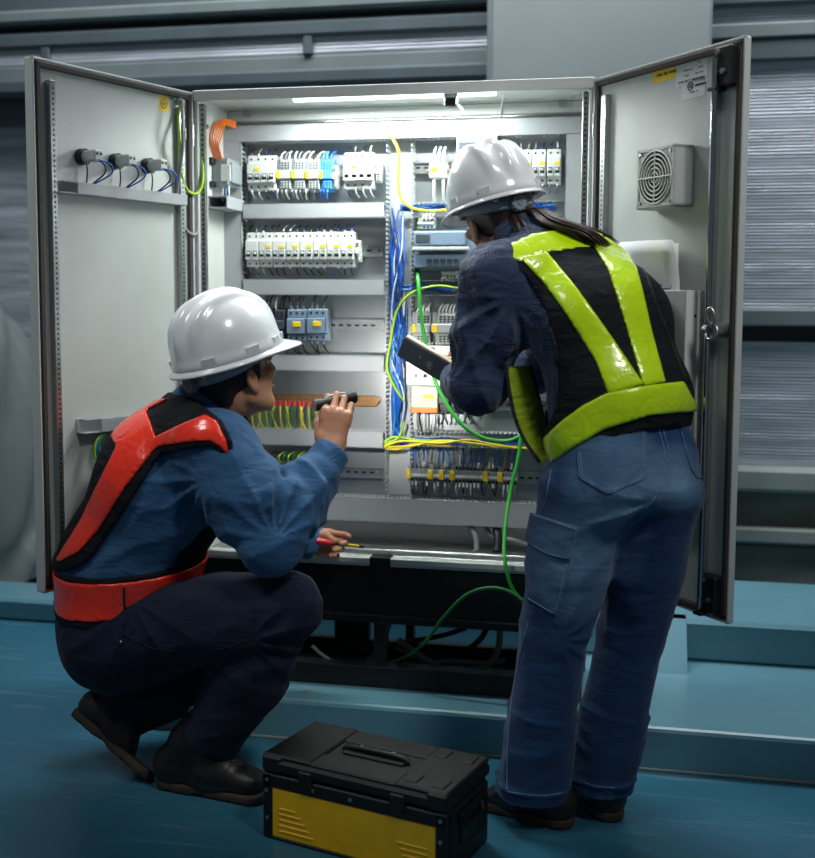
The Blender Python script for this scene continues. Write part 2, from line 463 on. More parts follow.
# mounting plate with its folded edges, and the drilled support bar above it
pl = rect(222, 108, 587, 522, PY)
mb = MB(); mb.box((-.505, PY, SZ+.06), (.535, PY+.004, TZ-.045)); mb.box((-.509, PY-.012, SZ+.06), (-.505, PY+.02, TZ-.045)); mb.box((.535, PY-.012, SZ+.06), (.539, PY+.02, TZ-.045))
plate = cpart(mb, 'mounting_plate', M['plate'])
za = pp(300, 106, .25)[2]
mb = MB(); mb.box((-.505, PY-.012, za-.052), (.535, PY-.001, za), .003)
mb.m = 1
for x in (-.455, -.43, -.405, -.38, -.35, .36, .385, .41, .43):
    mb.cyl((x, PY-.0135, za-.022), (x, PY-.011, za-.022), .0035, 8)
bar = mb.build('support_bar', [M['zinc'], M['black_gap']], cab)
for x in (-.475, .475):
    mb = MB(); mb.cyl((x, PY-.03, za-.02), (x, PY-.012, za-.02), .011, 12); mb.cyl((x, PY-.036, za-.02), (x, PY-.03, za-.02), .014, 6)
    mb.build('bolt', M['zinc'], bar)
# hinge side uprights with punched holes (seen beside each door)
for s, x in ((-1, -HW+.020), (1, HR-.020)):
    mb = MB(); mb.box((x-.009, .010, SZ+.02), (x+.009, .024, TZ-.03), .002); mb.m = 1
    for k in range(90):
        z = SZ+.04+k*.0141; mb.box((x-.0028, .0091, z), (x+.0028, .0105, z+.005))
    mb.build('punched_upright', [M['zinc'], M['black_gap']], cab)
# roof stiffener
mb = MB(); mb.box((-HW+.012, .235, TZ-.045), (HR-.012, .255, TZ-.012), .003); cpart(mb, 'roof_rail', M['paint_smooth'])

# ---- doors
DW, DH = .552, TZ-SZ
aL, aR = 1.1897, .8884
DL = Matrix(((-math.cos(aL), math.sin(aL), 0, -HW), (-math.sin(aL), -math.cos(aL), 0, -.004), (0, 0, 1, SZ), (0, 0, 0, 1)))
DR = Matrix(((math.cos(aR), -math.sin(aR), 0, HR), (-math.sin(aR), -math.cos(aR), 0, -.004), (0, 0, 1, SZ), (0, 0, 0, 1)))
def door_uv(D, x, y, v=0.0):
    """pixel -> (u, z) on the door's inner face lifted by v"""
    o = np.array(D @ Vector((0, v, 0))); nn = np.array(D.to_3x3() @ Vector((0, 1, 0)))
    p = D.inverted() @ Vector(onplane(x, y, o, nn))
    return p.x, p.z
def make_door(D, side):
    DW = .552 if side == 'left' else .546
    mb = MB(D); mb.box((0, -(.032 if side == 'left' else .020), 0), (DW, -.007, DH), .003)
    for a, b in (((0, -.010, 0), (.007, 0, DH)), ((DW-.007, -.010, 0), (DW, 0, DH)), ((0, -.010, 0), (DW, 0, .007)), ((0, -.010, DH-.007), (DW, 0, DH))):
        mb.box(a, b, .0015)
    d = mb.build('door', M['paint'], cab, label='%s cabinet door swung open, grey painted steel' % side)
    mb = MB(D); g, w = .008, .024
    for a, b in (((g, -.008, g), (w, .003, DH-g)), ((DW-w, -.008, g), (DW-g, .003, DH-g)), ((g, -.008, g), (DW-g, .003, w)), ((g, -.008, DH-w), (DW-g, .003, DH-g))):
        mb.box(a, b, .003)
    mb.build('gasket', M['gasket'], d)
    for u0 in (.046, DW-.062 if side == 'left' else DW-.095):
        mb = MB(D); mb.box((u0, -.008, .05), (u0+.020, .010, DH-.05), .002); mb.m = 1
        for k in range(96):
            z = .06+k*(DH-.12)/96; mb.box((u0+.0075, .0095, z), (u0+.0125, .0104, z+.005))
        mb.build('punched_rail', [M['zinc'], M['black_gap']], d)
    return d
doorL = make_door(DL, 'left')
doorR = make_door(DR, 'right')
for D, d in ((DL, doorL), (DR, doorR)):
    for zz in (.12, DH-.12):
        mb = MB(D); mb.cyl((.002, -.005, zz-.03), (.002, -.005, zz+.03), .007, 10); mb.box((.0, -.012, zz-.02), (.03, -.004, zz+.02), .002)
        mb.build('hinge', M['zinc'], d)
# left door: yellow earth sticker
u0, z0 = door_uv(DL, 161, 110); u1, z1 = door_uv(DL, 170, 97)
u0, u1 = sorted((u0, u1))
mb = MB(DL); mb.box((u0, -.0075, z0), (u1, -.0062, z1))
st = mb.build('earth_sticker', M['yellow_tag'], doorL)
um, zm = (u0+u1)/2, (z0+z1)/2
mb = MB(DL); mb.ring((um, -.0061, zm), (0, 1, 0), .012, .0012, 20, 5); mb.box((um-.001, -.0062, zm), (um+.001, -.0054, zm+.008))
for k, q in enumerate((.007, .0045, .002)):
    mb.box((um-q, -.0062, zm-.003*k-.0008), (um+q, -.0054, zm-.003*k+.0008))
mb.build('earth_symbol', M['ink'], st)
u, z = door_uv(DL, 178, 102)
mb = MB(DL); mb.cyl((u, -.007, z), (u, .022, z), .006, 10); mb.cyl((u, .004, z), (u, .012, z), .012, 6)
mb.build('earth_bolt', M['zinc'], doorL)

# right door: lock bar, catches, swing handle, stickers
def dbox(mb, D, x0, y0, x1, y1, v0, v1, ch=.002):
    a = door_uv(D, x0, y0, v1); b = door_uv(D, x1, y1, v1)
    mb.box((a[0], v0, a[1]), (b[0], v1, b[1]), ch); return a, b
rt = door_uv(DR, 716, 80, .03); rm = door_uv(DR, 702, 330, .03); rb = door_uv(DR, 694, 596, .03)
ur = (rt[0]+rm[0]+rb[0])/3+.008
mb = MB(DR); mb.cyl((ur, .026, rt[1]+.05), (ur, .026, rm[1]), .0075, 12)
mb.build('lock_rod', M['chrome'], doorR, label='upper polished lock rod on the right cabinet door')
mb = MB(DR); mb.cyl((ur, .026, rm[1]), (ur, .026, rb[1]), .0065, 12)
mb.build('lock_rod', M['chrome'], doorR, label='lower polished lock rod on the right cabinet door')
for z in (rt[1]+.030, rb[1]+.01):
    mb = MB(DR); mb.box((ur-.012, -.007, z-.045), (ur+.042, .022, z+.045), .004); mb.box((ur-.016, .0, z-.052), (ur+.01, .034, z-.044), .001)
    c = mb.build('rod_catch', M['black'], doorR)
    mb = MB(DR)
    for du, dz in ((.004, .032), (.022, -.012)):
        mb.cyl((ur+du, .02, z+dz), (ur+du, .028, z+dz), .0065, 10)
    mb.box((ur-.010, .018, z-.038), (ur+.002, .03, z+.008), .003)
    mb.build('catch_bolt', M['zinc'], c)
z = rm[1]
mb = MB(DR); mb.cyl((ur+.022, -.007, z), (ur+.022, .032, z), .018, 16); mb.box((ur-.012, .020, z-.012), (ur+.03, .036, z+.012), .004); mb.ball((ur+.0, .036, z), .009)
mb.tube([(ur+.02, .034, z+.004), (ur+.012, .044, z+.035), (ur+.022, .040, z+.05), (ur+.032, .036, z+.03), (ur+.028, .034, z)], .004, 8)
mb.ring((ur+.022, .036, z-.004), (0, 1, .2), .018, .004)
mb.build('lock_cam', M['zinc'], doorR)
mb = MB(DR); dbox(mb, DR, 653, 72, 675, 78, -.0072, -.0062, 0)
# sticker outline follows the sloping top edge of the door by itself (level on the door)
ys = mb.build('warning_sticker', M['yellow_tag'], doorR)
a = door_uv(DR, 654, 75.5); b = door_uv(DR, 675, 73)
mb = MB(DR); n = 14
for k in range(n):
    if k not in (4, 8):
        uu = a[0]+(b[0]-a[0])*(k+.5)/n*.92+.004; mb.box((uu-.0022, -.0063, a[1]-.004), (uu+.0012, -.0057, a[1]+.0025))
mb.build('sticker_print', M['label_ink'], ys)
for (x0, y0, x1, y1, rows, nm) in ((676, 64, 707, 80, 4, 'upper'), (682, 81, 705, 95, 2, 'lower')):
    mb = MB(DR); (ua, zt), (ub, zb) = dbox(mb, DR, x0, y0, x1, y1, -.0072, -.0062, 0)
    lab = mb.build('rating_label', M['paper'], doorR)
    mb = MB(DR)
    for r in range(rows):
        zz = zt-(zt-zb)*(r+.8)/(rows+.6); uu = ua+.01; rr = random.Random(r*7+len(nm))
        while uu < ub-.02:
            w = rr.uniform(.006, .022)
            if rr.random() < .62: mb.box((uu, -.0063, zz-.0012), (min(uu+w, ub-.01), -.0056, zz+.0012))
            uu += w+.005
    if nm == 'lower':
        uu = ua+(ub-ua)*.38; zz = zt-(zt-zb)*.38
        mb.ring((uu, -.0058, zz), (0, 1, 0), .009, .0014, 18, 5)
        mb.box((uu-.004, -.0063, zz-.004), (uu-.0025, -.0055, zz+.004)); mb.box((uu-.004, -.0063, zz-.004), (uu+.001, -.0055, zz-.0025)); mb.box((uu, -.0063, zz-.004), (uu+.0015, -.0055, zz+.004)); mb.box((uu+.0025, -.0063, zz-.004), (uu+.004, -.0055, zz+.004))
        mb.box((uu+.016, -.0063, zz-.003), (uu+.05, -.0055, zz+.002))
    mb.build('label_print', M['label_ink'], lab)

# ---- filter fan on the right door
def fan():
    V0, V1 = -.0065, .055
    a = door_uv(DR, 637, 150, V1); b = door_uv(DR, 673, 206, V1)
    u0, z1 = a; u1, z0 = b
    zc = (z0+z1)/2; h = .145/1; uc = (u0+u1)/2
    w = u1-u0
    t = thing('filter_fan', DR @ Vector((uc, 0, zc-h/2)), 'square grey filter fan with round wire guard on the right cabinet door', 'fan')
    s = w/2
    zc2 = zc; hz = (z1-z0)/2
    mb = MB(DR)
    for q in (((uc-s, V0, zc-hz), (uc-s+.012, V1, zc+hz)), ((uc+s-.012, V0, zc-hz), (uc+s, V1, zc+hz)), ((uc-s, V0, zc-hz), (uc+s, V1, zc-hz+.012)), ((uc-s, V0, zc+hz-.012), (uc+s, V1, zc+hz))):
        mb.box(q[0], q[1], .003)
    R = min(s, hz)-.008
    # square front with a round hole
    N = 40; vs = []; fs = []
    for i in range(N):
        an = 2*math.pi*i/N; c, q = math.cos(an), math.sin(an); m = max(abs(c), abs(q))
        vs += [(uc+R*c, V1-.002, zc+hz/s*R*q), (uc+s*c/m, V1-.002, zc+hz*q/m)]
    for i in range(N):
        j = (i+1) % N; fs.append((2*i, 2*i+1, 2*j+1, 2*j))
    mb.add(vs, fs)
    mb.build('housing', M['mid_plastic'], t)
    mb = MB(DR); mb.box((uc-s+.01, V0, zc-hz+.01), (uc+s-.01, V0+.012, zc+hz-.01)); mb.build('filter_mat', M['dark_device'], t)
    mb = MB(DR); mb.cyl((uc, .0, zc), (uc, .040, zc), R*.30, 20)
    for k in range(7):
        a0 = 2*math.pi*k/7
        q = [(uc+R*.28*math.cos(a0), .012, zc+R*.28*math.sin(a0)), (uc+R*.9*math.cos(a0+.1), .010, zc+R*.9*math.sin(a0+.1)), (uc+R*.9*math.cos(a0+.65), .034, zc+R*.9*math.sin(a0+.65)), (uc+R*.28*math.cos(a0+.7), .034, zc+R*.28*math.sin(a0+.7))]
        q2 = [(x, y+.002, z) for x, y, z in q]
        mb.add(q+q2, [(0, 1, 2, 3), (4, 7, 6, 5), (0, 4, 5, 1), (1, 5, 6, 2), (2, 6, 7, 3), (3, 7, 4, 0)])
    mb.build('fan_rotor', M['grey_plastic'], t)
    mb = MB(DR)
    k = hz/s
    for r in (.2, .36, .52, .68, .84, .98):
        mb.tube([(uc+R*r*math.cos(2*math.pi*i/28), V1, zc+k*R*r*math.sin(2*math.pi*i/28)) for i in range(29)], .0022, 5, 0, False)
    for an in (0, math.pi/2):
        mb.cyl((uc-R*math.cos(an), V1+.001, zc-k*R*math.sin(an)), (uc+R*math.cos(an), V1+.001, zc+k*R*math.sin(an)), .002, 6)
    mb.build('finger_guard', M['white_plastic'], t)
    mb = MB(DR)
    for sx in (-1, 1):
        for sz in (-1, 1):
            mb.cyl((uc+sx*(s-.014), V1-.003, zc+sz*(hz-.014)), (uc+sx*(s-.014), V1+.002, zc+sz*(hz-.014)), .004, 8)
    mb.build('screw', M['zinc'], t)
fan()
# ---- document pocket and the drawings in it
V1 = .05
a = door_uv(DR, 626, 291, V1); b = door_uv(DR, 686, 291, V1); zb = .62-SZ+.12
zt = a[1]
pk = thing('document_pocket', DR @ Vector(((a[0]+b[0])/2, 0, zb)), 'grey sheet metal document pocket on the right cabinet door holding drawings', 'document pocket')
mb = MB(DR); mb.box((a[0], V1-.003, zb), (b[0], V1, zt), .001); mb.box((a[0], -.006, zb), (b[0], V1, zb+.003), .001)
mb.build('front_panel', M['paint_smooth'], pk)
for uu in (a[0], b[0]-.003):
    mb = MB(DR); mb.box((uu, -.006, zb), (uu+.003, V1, zt), .001); mb.m = 1; mb.cyl((uu+.0025, .02, zt-.06), (uu+.0034, .02, zt-.06), .004, 8)
    mb.build('side_panel', [M['paint_smooth'], M['black_gap']], pk)
for i in range(5):
    v = .036-.006*i
    p0 = door_uv(DR, 620-3*i, 240, v); p1 = door_uv(DR, 681-1.2*i, 238, v)
    ua, ub = p0[0]+.012, min(p1[0], b[0]-.006)
    top = p1[1]-.004*i+(.006 if i == 4 else 0)
    K = 10; vs = []; L_ = []
    for k in range(K+1):
        t = k/K; zz = zt-.20+(top-zt+.20)*t
        bend = .010*max(0, t-.55)**2/.2 if i < 2 else 0
        for uu in np.linspace(ua, ub, 5):
            s = (uu-ua)/(ub-ua)
            vs.append((uu-.03*max(0, t-.75)*s*(1 if i == 0 else 0), v+bend*(1+s), zz-.004*s*s))
    nv = len(vs); vs += [(x, y-.0012, z) for x, y, z in vs]
    fs = []
    for k in range(K):
        for q in range(4):
            fs += [(k*5+q, k*5+q+1, k*5+q+6, k*5+q+5), (nv+k*5+q, nv+k*5+q+5, nv+k*5+q+6, nv+k*5+q+1)]
    rim = [k*5 for k in range(K+1)]+[K*5+q for q in range(1, 5)]+[k*5+4 for k in range(K-1, -1, -1)]+[3, 2, 1]
    for q in range(len(rim)):
        c, d = rim[q], rim[(q+1) % len(rim)]; fs.append((c, d, nv+d, nv+c))
    mb = MB(DR); mb.add(vs, fs, True)
    o = mb.build('paper_sheet', M['paper'])
    tag(o, 'white drawing sheet in the grey door pocket, %s of five counted from the front' % ('first', 'second', 'third', 'fourth', 'last')[i], 'paper', 'drawings in the door pocket')
    if i == 0:
        mb = MB(DR); uA, uB = ua+.03, ub-.03; zA, zB = zt+.004, zt+.055
        for c in (((uA, v+.001, zA), (uB, v+.0016, zA+.002)), ((uA, v+.001, zB), (uB, v+.0016, zB+.002)), ((uA, v+.001, zA), (uA+.002, v+.0016, zB)), ((uB, v+.001, zA), (uB+.002, v+.0016, zB))):
            mb.box(*c)
        for k in range(5):
            mb.box((uA+.02, v+.001, zA+.008+.008*k), (uB-.03-.01*(k % 2), v+.0016, zA+.011+.008*k))
        mb.build('drawing_print', M['ink'], o)

# ---- lamp tube under the roof
p0, p1 = onY(294, 96.5, .06), onY(496, 90, .06)
zl_ = (p0[2]+p1[2])/2-.002
lt = thing('cabinet_lamp', ((p0[0]+p1[0])/2, .06, zl_), 'lit white lamp tube under the roof of the open cabinet', 'lamp')
mb = MB(); mb.box((p0[0]+.02, .045, zl_+.014), (p1[0]-.02, .085, TZ-.012), .003); mb.build('lamp_base', M['paint_smooth'], lt)
mb = MB(); mb.cyl((p0[0], .06, zl_), (p1[0], .06, zl_), .0135, 20); mb.build('tube', M['tube_glow'], lt)
xm = onY(385, 88, .05)[0]
mb = MB(); mb.box((xm-.026, .040, zl_-.004), (xm+.026, .085, TZ-.012), .003); mb.build('tube_clip', M['grey_plastic'], lt)
e = lamp('cabinet_lamp_light', 'AREA', ((p0[0]+p1[0])/2, .06, zl_-.016), ((p0[0]+p1[0])/2, .10, 0), TUBE_E, (.93, 1.0, .97), shape='RECTANGLE', size=.58, size_y=.03)
p = onY(451, 98, .05)
sw = thing('lamp_switch', (p[0], .05, p[2]-.02), 'small black lamp socket switch below the right end of the tube', 'switch')
mb = MB(); mb.box((p[0]-.018, .035, p[2]-.024), (p[0]+.018, .07, p[2]+.028), .004); mb.build('body', M['black'], sw)
mb = MB(); mb.box((p[0]-.014, .031, p[2]-.002), (p[0]+.014, .036, p[2]+.02), .002); mb.cyl((p[0]-.006, .029, p[2]+.009), (p[0]-.006, .033, p[2]+.009), .004); mb.cyl((p[0]+.006, .029, p[2]+.009), (p[0]+.006, .033, p[2]+.009), .004); mb.build('socket', M['grey_plastic'], sw)
mb = MB(); mb.box((p[0]-.004, .05, p[2]+.02), (p[0]+.004, .06, TZ-.02)); mb.build('bracket', M['zinc'], sw)
def cable(name, m, r, pts, label, cat='cable', group=None, n=8, sub=8):
    mb = MB(); mb.tube(pts, r, n, sub)
    return tag(mb.build(name, M[m] if isinstance(m, str) else m), label, cat, group)
cable('lamp_cable', 'w_white', .003, [onY(456, 104, .06), onY(462, 110, .10), onY(456, 117, .2), onY(446, 118, .245)], 'short white cable hanging from the black lamp switch to the support bar')
cable('lamp_cable', 'w_white', .0035, [onY(500, 87, .07), onY(503, 95, .12), onY(502, 105, .2), onY(501, 116, .245)], 'thin white cable running down from the right end of the lamp tube')

# ------------------------------------------------------------------ ducts and rails
def duct(x0, y0, x1, y1, label, Yf=.20, name='wire_duct', vertical=False, cover=True, comb=True, group='grey wire ducts'):
    X0, Z0, X1, Z1 = rect(x0, y0, x1, y1, Yf)
    t = thing(name, ((X0+X1)/2, (Yf+PY)/2, Z0), label, 'wire duct', group)
    mb = MB(); g = .0135; fw = .0075
    if vertical:
        mb.box((X0, PY-.004, Z0), (X1, PY, Z1))
        for xs in (X0+.001, X1-.003):
            mb.box((xs, Yf+.045, Z0), (xs+.002, PY, Z1))
            k = int((Z1-Z0)/g)
            for i in range(k):
                zz = Z0+(i+.25)*g; mb.box((xs, Yf+.003, zz), (xs+.002, Yf+.046, zz+fw))
    else:
        mb.box((X0, PY-.004, Z0), (X1, PY, Z1))
        for zs in (Z0+.001, Z1-.003):
            mb.box((X0, Yf+.045, zs), (X1, PY, zs+.002))
            k = int((X1-X0)/g)
            for i in range(k):
                xx = X0+(i+.25)*g; mb.box((xx, Yf+.003, zs), (xx+fw, Yf+.046, zs+.002))
    mb.build('slotted_base', M['duct_in'], t)
    if cover:
        mb = MB(); mb.box((X0, Yf-.002, Z0), (X1, Yf+.002, Z1), .001)
        if vertical:
            mb.box((X0, Yf-.002, Z0), (X0+.002, Yf+.014, Z1)); mb.box((X1-.002, Yf-.002, Z0), (X1, Yf+.014, Z1))
        else:
            mb.box((X0, Yf-.002, Z0), (X1, Yf+.014, Z0+.002)); mb.box((X0, Yf-.002, Z1-.002), (X1, Yf+.014, Z1))
        mb.build('duct_cover', M['duct'], t)
    return t
duct(223, 121, 587, 138, 'long covered grey wire duct across the top of the mounting plate')
duct(221, 142, 242, 519, 'vertical covered grey wire duct at the left edge of the plate', vertical=True)
duct(563, 134, 589, 505, 'vertical covered grey wire duct at the right edge of the plate', vertical=True)
duct(243, 203, 384, 218, 'covered grey wire duct under the blue terminal module, left column')
duct(243, 279, 384, 295, 'covered grey wire duct under the long row of white breakers, left column')
duct(243, 355, 384, 371, 'covered grey wire duct under the blue grey contactors, left column')
duct(243, 430, 383, 446, 'covered grey wire duct under the copper earth bar, left column')
duct(243, 499, 562, 523, 'long covered grey wire duct along the bottom of the plate')
duct(385, 139, 411, 498, 'open vertical slotted duct full of blue wires in the middle', vertical=True, cover=False)
duct(412, 201, 562, 216, 'open slotted duct behind the white helmet, topmost of the right column', cover=False)
duct(412, 280, 562, 296, 'open slotted duct crossed by a yellow green wire, right column', cover=False)
duct(412, 433, 562, 449, 'open slotted duct with a yellow wire bundle, lowest of the right column', cover=False)

def din(x0, x1, y0, y1, label):
    X0, Z0, X1, Z1 = rect(x0, y0, x1, y1, .245)
    zc = (Z0+Z1)/2; h = .0175
    mb = MB(); mb.box((X0, .245, zc-.0125), (X1, .247, zc+.0125)); mb.box((X0, .238, zc+.0125), (X1, .247, zc+h)); mb.box((X0, .238, zc-h), (X1, .247, zc-.0125)); mb.box((X0, .247, zc-.012), (X1, PY, zc+.012))
    mb.m = 1
    k = int((X1-X0)/.025)
    for i in range(k):
        x = X0+.008+.025*i; mb.box((x, .2442, zc-.003), (x+.014, .2452, zc+.003))
    mb.m = 0; mb.cyl((X1-.02, .240, zc), (X1-.02, .246, zc), .006, 10)
    tag(mb.build('mounting_rail', [M['zinc'], M['black_gap']]), label, 'mounting rail', 'steel mounting rails')
    return zc
din(246, 383, 167, 176, 'slotted steel mounting rail carrying the blue terminal module')
din(246, 383, 246, 256, 'slotted steel mounting rail behind the long row of white breakers')
din(258, 384, 319, 331, 'slotted steel mounting rail behind the blue grey contactors')
din(243, 383, 465, 476, 'slotted steel mounting rail behind the orange looped terminals, left column')
din(413, 562, 162, 171, 'slotted steel mounting rail behind the small white relay, right column')
din(413, 562, 322, 331, 'slotted steel mounting rail behind the grey terminals with white wires')
din(413, 562, 400, 409, 'slotted steel mounting rail behind the orange striped module')
din(410, 562, 471, 482, 'slotted steel mounting rail behind the yellow tagged terminals, lowest right')

ORD = ['first', 'second', 'third', 'fourth', 'fifth', 'sixth', 'seventh', 'eighth', 'ninth', 'tenth', 'eleventh', 'twelfth']
def lead(t, m, x, z, dz, dx=0.0, dy=.03, r=.0023, ferrule=None, Y0=.208, key='lead'):
    """short single wire from a terminal at (x, z) that bends back into the duct"""
    mb = MB(); mb.tube([(x, Y0, z), (x+dx*.1, Y0-.004, z+dz*.3), (x+dx*.6, Y0+dy*.3, z+dz*.75), (x+dx, Y0+dy, z+dz)], r, 6, 3)
    w = mb.build(key, M[m], t)
    if ferrule:
        mb = MB(); mb.cyl((x, Y0-.001, z-.002*np.sign(dz)), (x+dx*.08, Y0-.004, z+dz*.28), r*1.5, 6); mb.build('ferrule', M[ferrule], w)

def breaker(X0, X1, Z0, Z1, poles, label, group, tagpole=None, Yf=.195, up=.026, dn=.024, cols=('w_grey', 'w_black', 'w_white', 'w_darkblue'), body='white_plastic', seed=0):
    rr = random.Random(seed)
    t = thing('circuit_breaker', ((X0+X1)/2, .23, Z0), label, 'circuit breaker', group)
    H = Z1-Z0; pw = (X1-X0)/poles; e = .0006
    mb = MB(); mb.box((X0+e, Yf+.014, Z0), (X1-e, PY-.012, Z1), .002); mb.box((X0+e, Yf, Z0+H*.20), (X1-e, Yf+.02, Z1-H*.22), .003)
    mb.m = 1
    for i in range(poles):
        xc = X0+(i+.5)*pw
        for zz in (Z1-H*.11, Z0+H*.10):
            mb.cyl((xc, Yf+.0135, zz), (xc, Yf+.0145, zz), .0034, 8)
        mb.box((xc-pw*.30, Yf-.0006, Z0+H*.30), (xc+pw*.30, Yf+.001, Z0+H*.47))
        if i:
            mb.box((X0+i*pw-.0006, Yf-.0004, Z0+H*.21), (X0+i*pw+.0006, Yf+.001, Z0+H*.5))
    mb.build('body', [M[body], M['black_gap']], t)
    for i in range(poles):
        xc = X0+(i+.5)*pw
        mb = MB(); mb.box((xc-pw*.24, Yf-.009, Z0+H*.36), (xc+pw*.24, Yf+.001, Z0+H*.44), .002); mb.build('toggle', M['mid_plastic'], t)
    if tagpole is not None:
        xc = X0+(tagpole+.5)*pw
        mb = MB(); mb.box((xc-.008, Yf-.0012, Z0+H*.54), (xc+.008, Yf+.001, Z0+H*.63), .0005); mb.build('marker', M['yellow_tag'], t)
    for i in range(poles):
        xc = X0+(i+.5)*pw
        lead(t, rr.choice(cols), xc, Z1-.002, up, rr.uniform(-.004, .008), Y0=Yf+.02, ferrule=rr.choice(['w_grey', 'w_white', None]))
        lead(t, rr.choice(cols), xc, Z0+.002, -dn, rr.uniform(-.006, .006), Y0=Yf+.02, ferrule=rr.choice(['w_grey', 'w_white']))
    return t
X0, Z0, X1, Z1 = rect(246.5, 155, 275, 190, .197)
breaker(X0, X1, Z0, Z1, 4, 'white four pole circuit breaker at the left end of the top row', 'white circuit breakers, top left', 1, seed=3)
X0, Z0, X1, Z1 = rect(343, 152, 373, 188, .197)
t = breaker(X0, X1, Z0, Z1, 4, 'white four pole protection switch right of the blue terminal module', 'white circuit breakers, top left', 1, seed=4)
X0, Z0, X1, Z1 = rect(245, 232, 354, 267, .197)
w = (X1-X0)/8
for i in range(8):
    breaker(X0+i*w, X0+(i+1)*w, Z0, Z1, 2, 'white two pole breaker, %s from the left in the long breaker row' % ORD[i], 'long row of white breakers', 1 if i else None, seed=20+i,
            cols=('w_grey', 'w_black', 'w_white', 'w_darkblue', 'w_blue'))
X0, Z0, X1, Z1 = rect(488, 149, 561, 184, .197)
w = (X1-X0)/5
for i in range(5):
    breaker(X0+i*w+(.001 if i == 4 else 0), X0+(i+1)*w-(.001 if i == 3 else 0), Z0, Z1, 2, 'white two pole breaker right of the tilted white helmet, %s from the right' % ORD[4-i], 'white breakers at top right', 1, seed=40+i)

# ---- feed-through terminal modules
def module(x0, x1, y0, y1, label, m='grey_plastic', tagm='yellow_tag', n=3, seed=0, cols=('w_white',), group='terminal modules on the top left rail', wires=3, name='terminal_module', Yf=.2, up=.03, dn=.026, cat='terminal block'):
    rr = random.Random(seed)
    X0, Z0, X1, Z1 = rect(x0, y0, x1, y1, Yf)
    H = Z1-Z0; W = X1-X0
    t = thing(name, ((X0+X1)/2, .23, Z0), label, cat, group)
    mb = MB(); mb.box((X0, Yf+.018, Z0), (X1, PY-.012, Z1), .002); mb.box((X0, Yf, Z0+H*.36), (X1, Yf+.02, Z0+H*.64), .003)
    mb.box((X0+W*.25, Yf+.006, Z0+H*.06), (X1, Yf+.02, Z0+H*.36), .002); mb.box((X0+W*.25, Yf+.006, Z0+H*.64), (X1, Yf+.02, Z0+H*.95), .002)
    mb.m = 1
    for gz in (.08, .68):
        for i in range(n):
            for j in range(3):
                xx = X0+W*(.32+.66*(i+.1)/n); zz = Z0+H*(gz+.075*j)
                mb.box((xx, Yf+.0052, zz), (xx+W*.66/n*.6, Yf+.007, zz+H*.045))
    mb.build('body', [M[m], M['black_gap']], t)
    if tagm:
        mb = MB(); mb.box((X0+W*.04, Yf-.002, Z0+H*.38), (X0+W*.28, Yf+.002, Z0+H*.62), .001); mb.build('marker', M[tagm], t)
    for i in range(wires):
        xx = X0+W*(.3+.6*i/max(1, wires-1))
        lead(t, rr.choice(cols), xx, Z1-.006, up, rr.uniform(-.004, .01), Y0=Yf+.012, r=.0026)
        lead(t, rr.choice(cols), xx-W*.25, Z0+.006, -dn, rr.uniform(-.012, .002), Y0=Yf+.012, r=.0026)
    return t
module(276, 290, 158, 191, 'grey terminal module with yellow tag, first from the left breaker', seed=1, m='mid_plastic', cols=('w_white', 'w_grey', 'w_black'))
module(290.5, 304, 158, 191, 'grey terminal module with yellow tag, second from the left breaker', seed=2, m='mid_plastic', cols=('w_white', 'w_grey'))
module(304.5, 318.5, 158, 191, 'grey terminal module with yellow tag, touching the blue module', seed=3, m='mid_plastic', cols=('w_white', 'w_grey', 'w_black'))
module(319, 331, 158, 191, 'bright blue terminal module with blue wires on the top left rail', m='w_lblue', seed=4, cols=('w_lblue', 'w_blue'), wires=3)
module(331.5, 336, 165, 188, 'narrow white end clamp right of the blue terminal module', m='white_plastic', tagm=None, n=1, wires=0, name='end_clamp', cat='end clamp', group=None)
module(374.5, 380, 160, 182, 'narrow white end clamp right of the protection switch', m='white_plastic', tagm=None, n=1, wires=0, name='end_clamp', cat='end clamp', group=None)
module(354.5, 359, 240, 262, 'narrow white end clamp closing the long breaker row', m='white_plastic', tagm=None, n=1, wires=0, name='end_clamp', cat='end clamp', group=None)

# ---- contactors
def contactor(x0, x1, y0, y1, label, seed, m='blue_grey'):
    rr = random.Random(seed)
    X0, Z0, X1, Z1 = rect(x0, y0, x1, y1, .185); H = Z1-Z0; W = X1-X0
    t = thing('contactor', ((X0+X1)/2, .23, Z0), label, 'contactor', 'contactors left of the empty rail')
    mb = MB(); mb.box((X0, .205, Z0), (X1, PY-.012, Z1), .003); mb.box((X0+.001, .185, Z0+H*.24), (X1-.001, .206, Z1-H*.28), .003); mb.box((X0+.001, .196, Z1-H*.28), (X1-.001, .206, Z1-H*.02), .002); mb.box((X0+.001, .196, Z0+H*.02), (X1-.001, .206, Z0+H*.24), .002)
    mb.m = 1
    for i in range(3):
        xx = X0+W*(.2+.3*i)
        for zz in (Z1-H*.13, Z0+H*.12):
            mb.cyl((xx, .195, zz), (xx, .1965, zz), .004, 8)
    mb.box((X1-.006, .186, Z0+H*.3), (X1-.0012, .2, Z1-H*.3))
    mb.build('body', [M[m], M['black_gap']], t)
    mb = MB(); mb.box((X0+W*.35, .182, Z0+H*.46), (X0+W*.75, .187, Z0+H*.62), .001); mb.build('marker', M['yellow_tag'], t)
    for i in range(3):
        xx = X0+W*(.2+.3*i)
        lead(t, 'w_black', xx, Z1-.002, .042, rr.uniform(-.02, .01), Y0=.204, ferrule='w_grey')
        lead(t, 'w_black', xx, Z0+.002, -.040, rr.uniform(-.004, .016), Y0=.204, ferrule='w_grey')
contactor(286, 305.5, 309, 342, 'blue grey contactor with yellow tag, left one beside the helmet peak', 1)
contactor(306, 326, 308.5, 341.5, 'blue grey contactor with yellow tag, right one before the empty rail', 2)
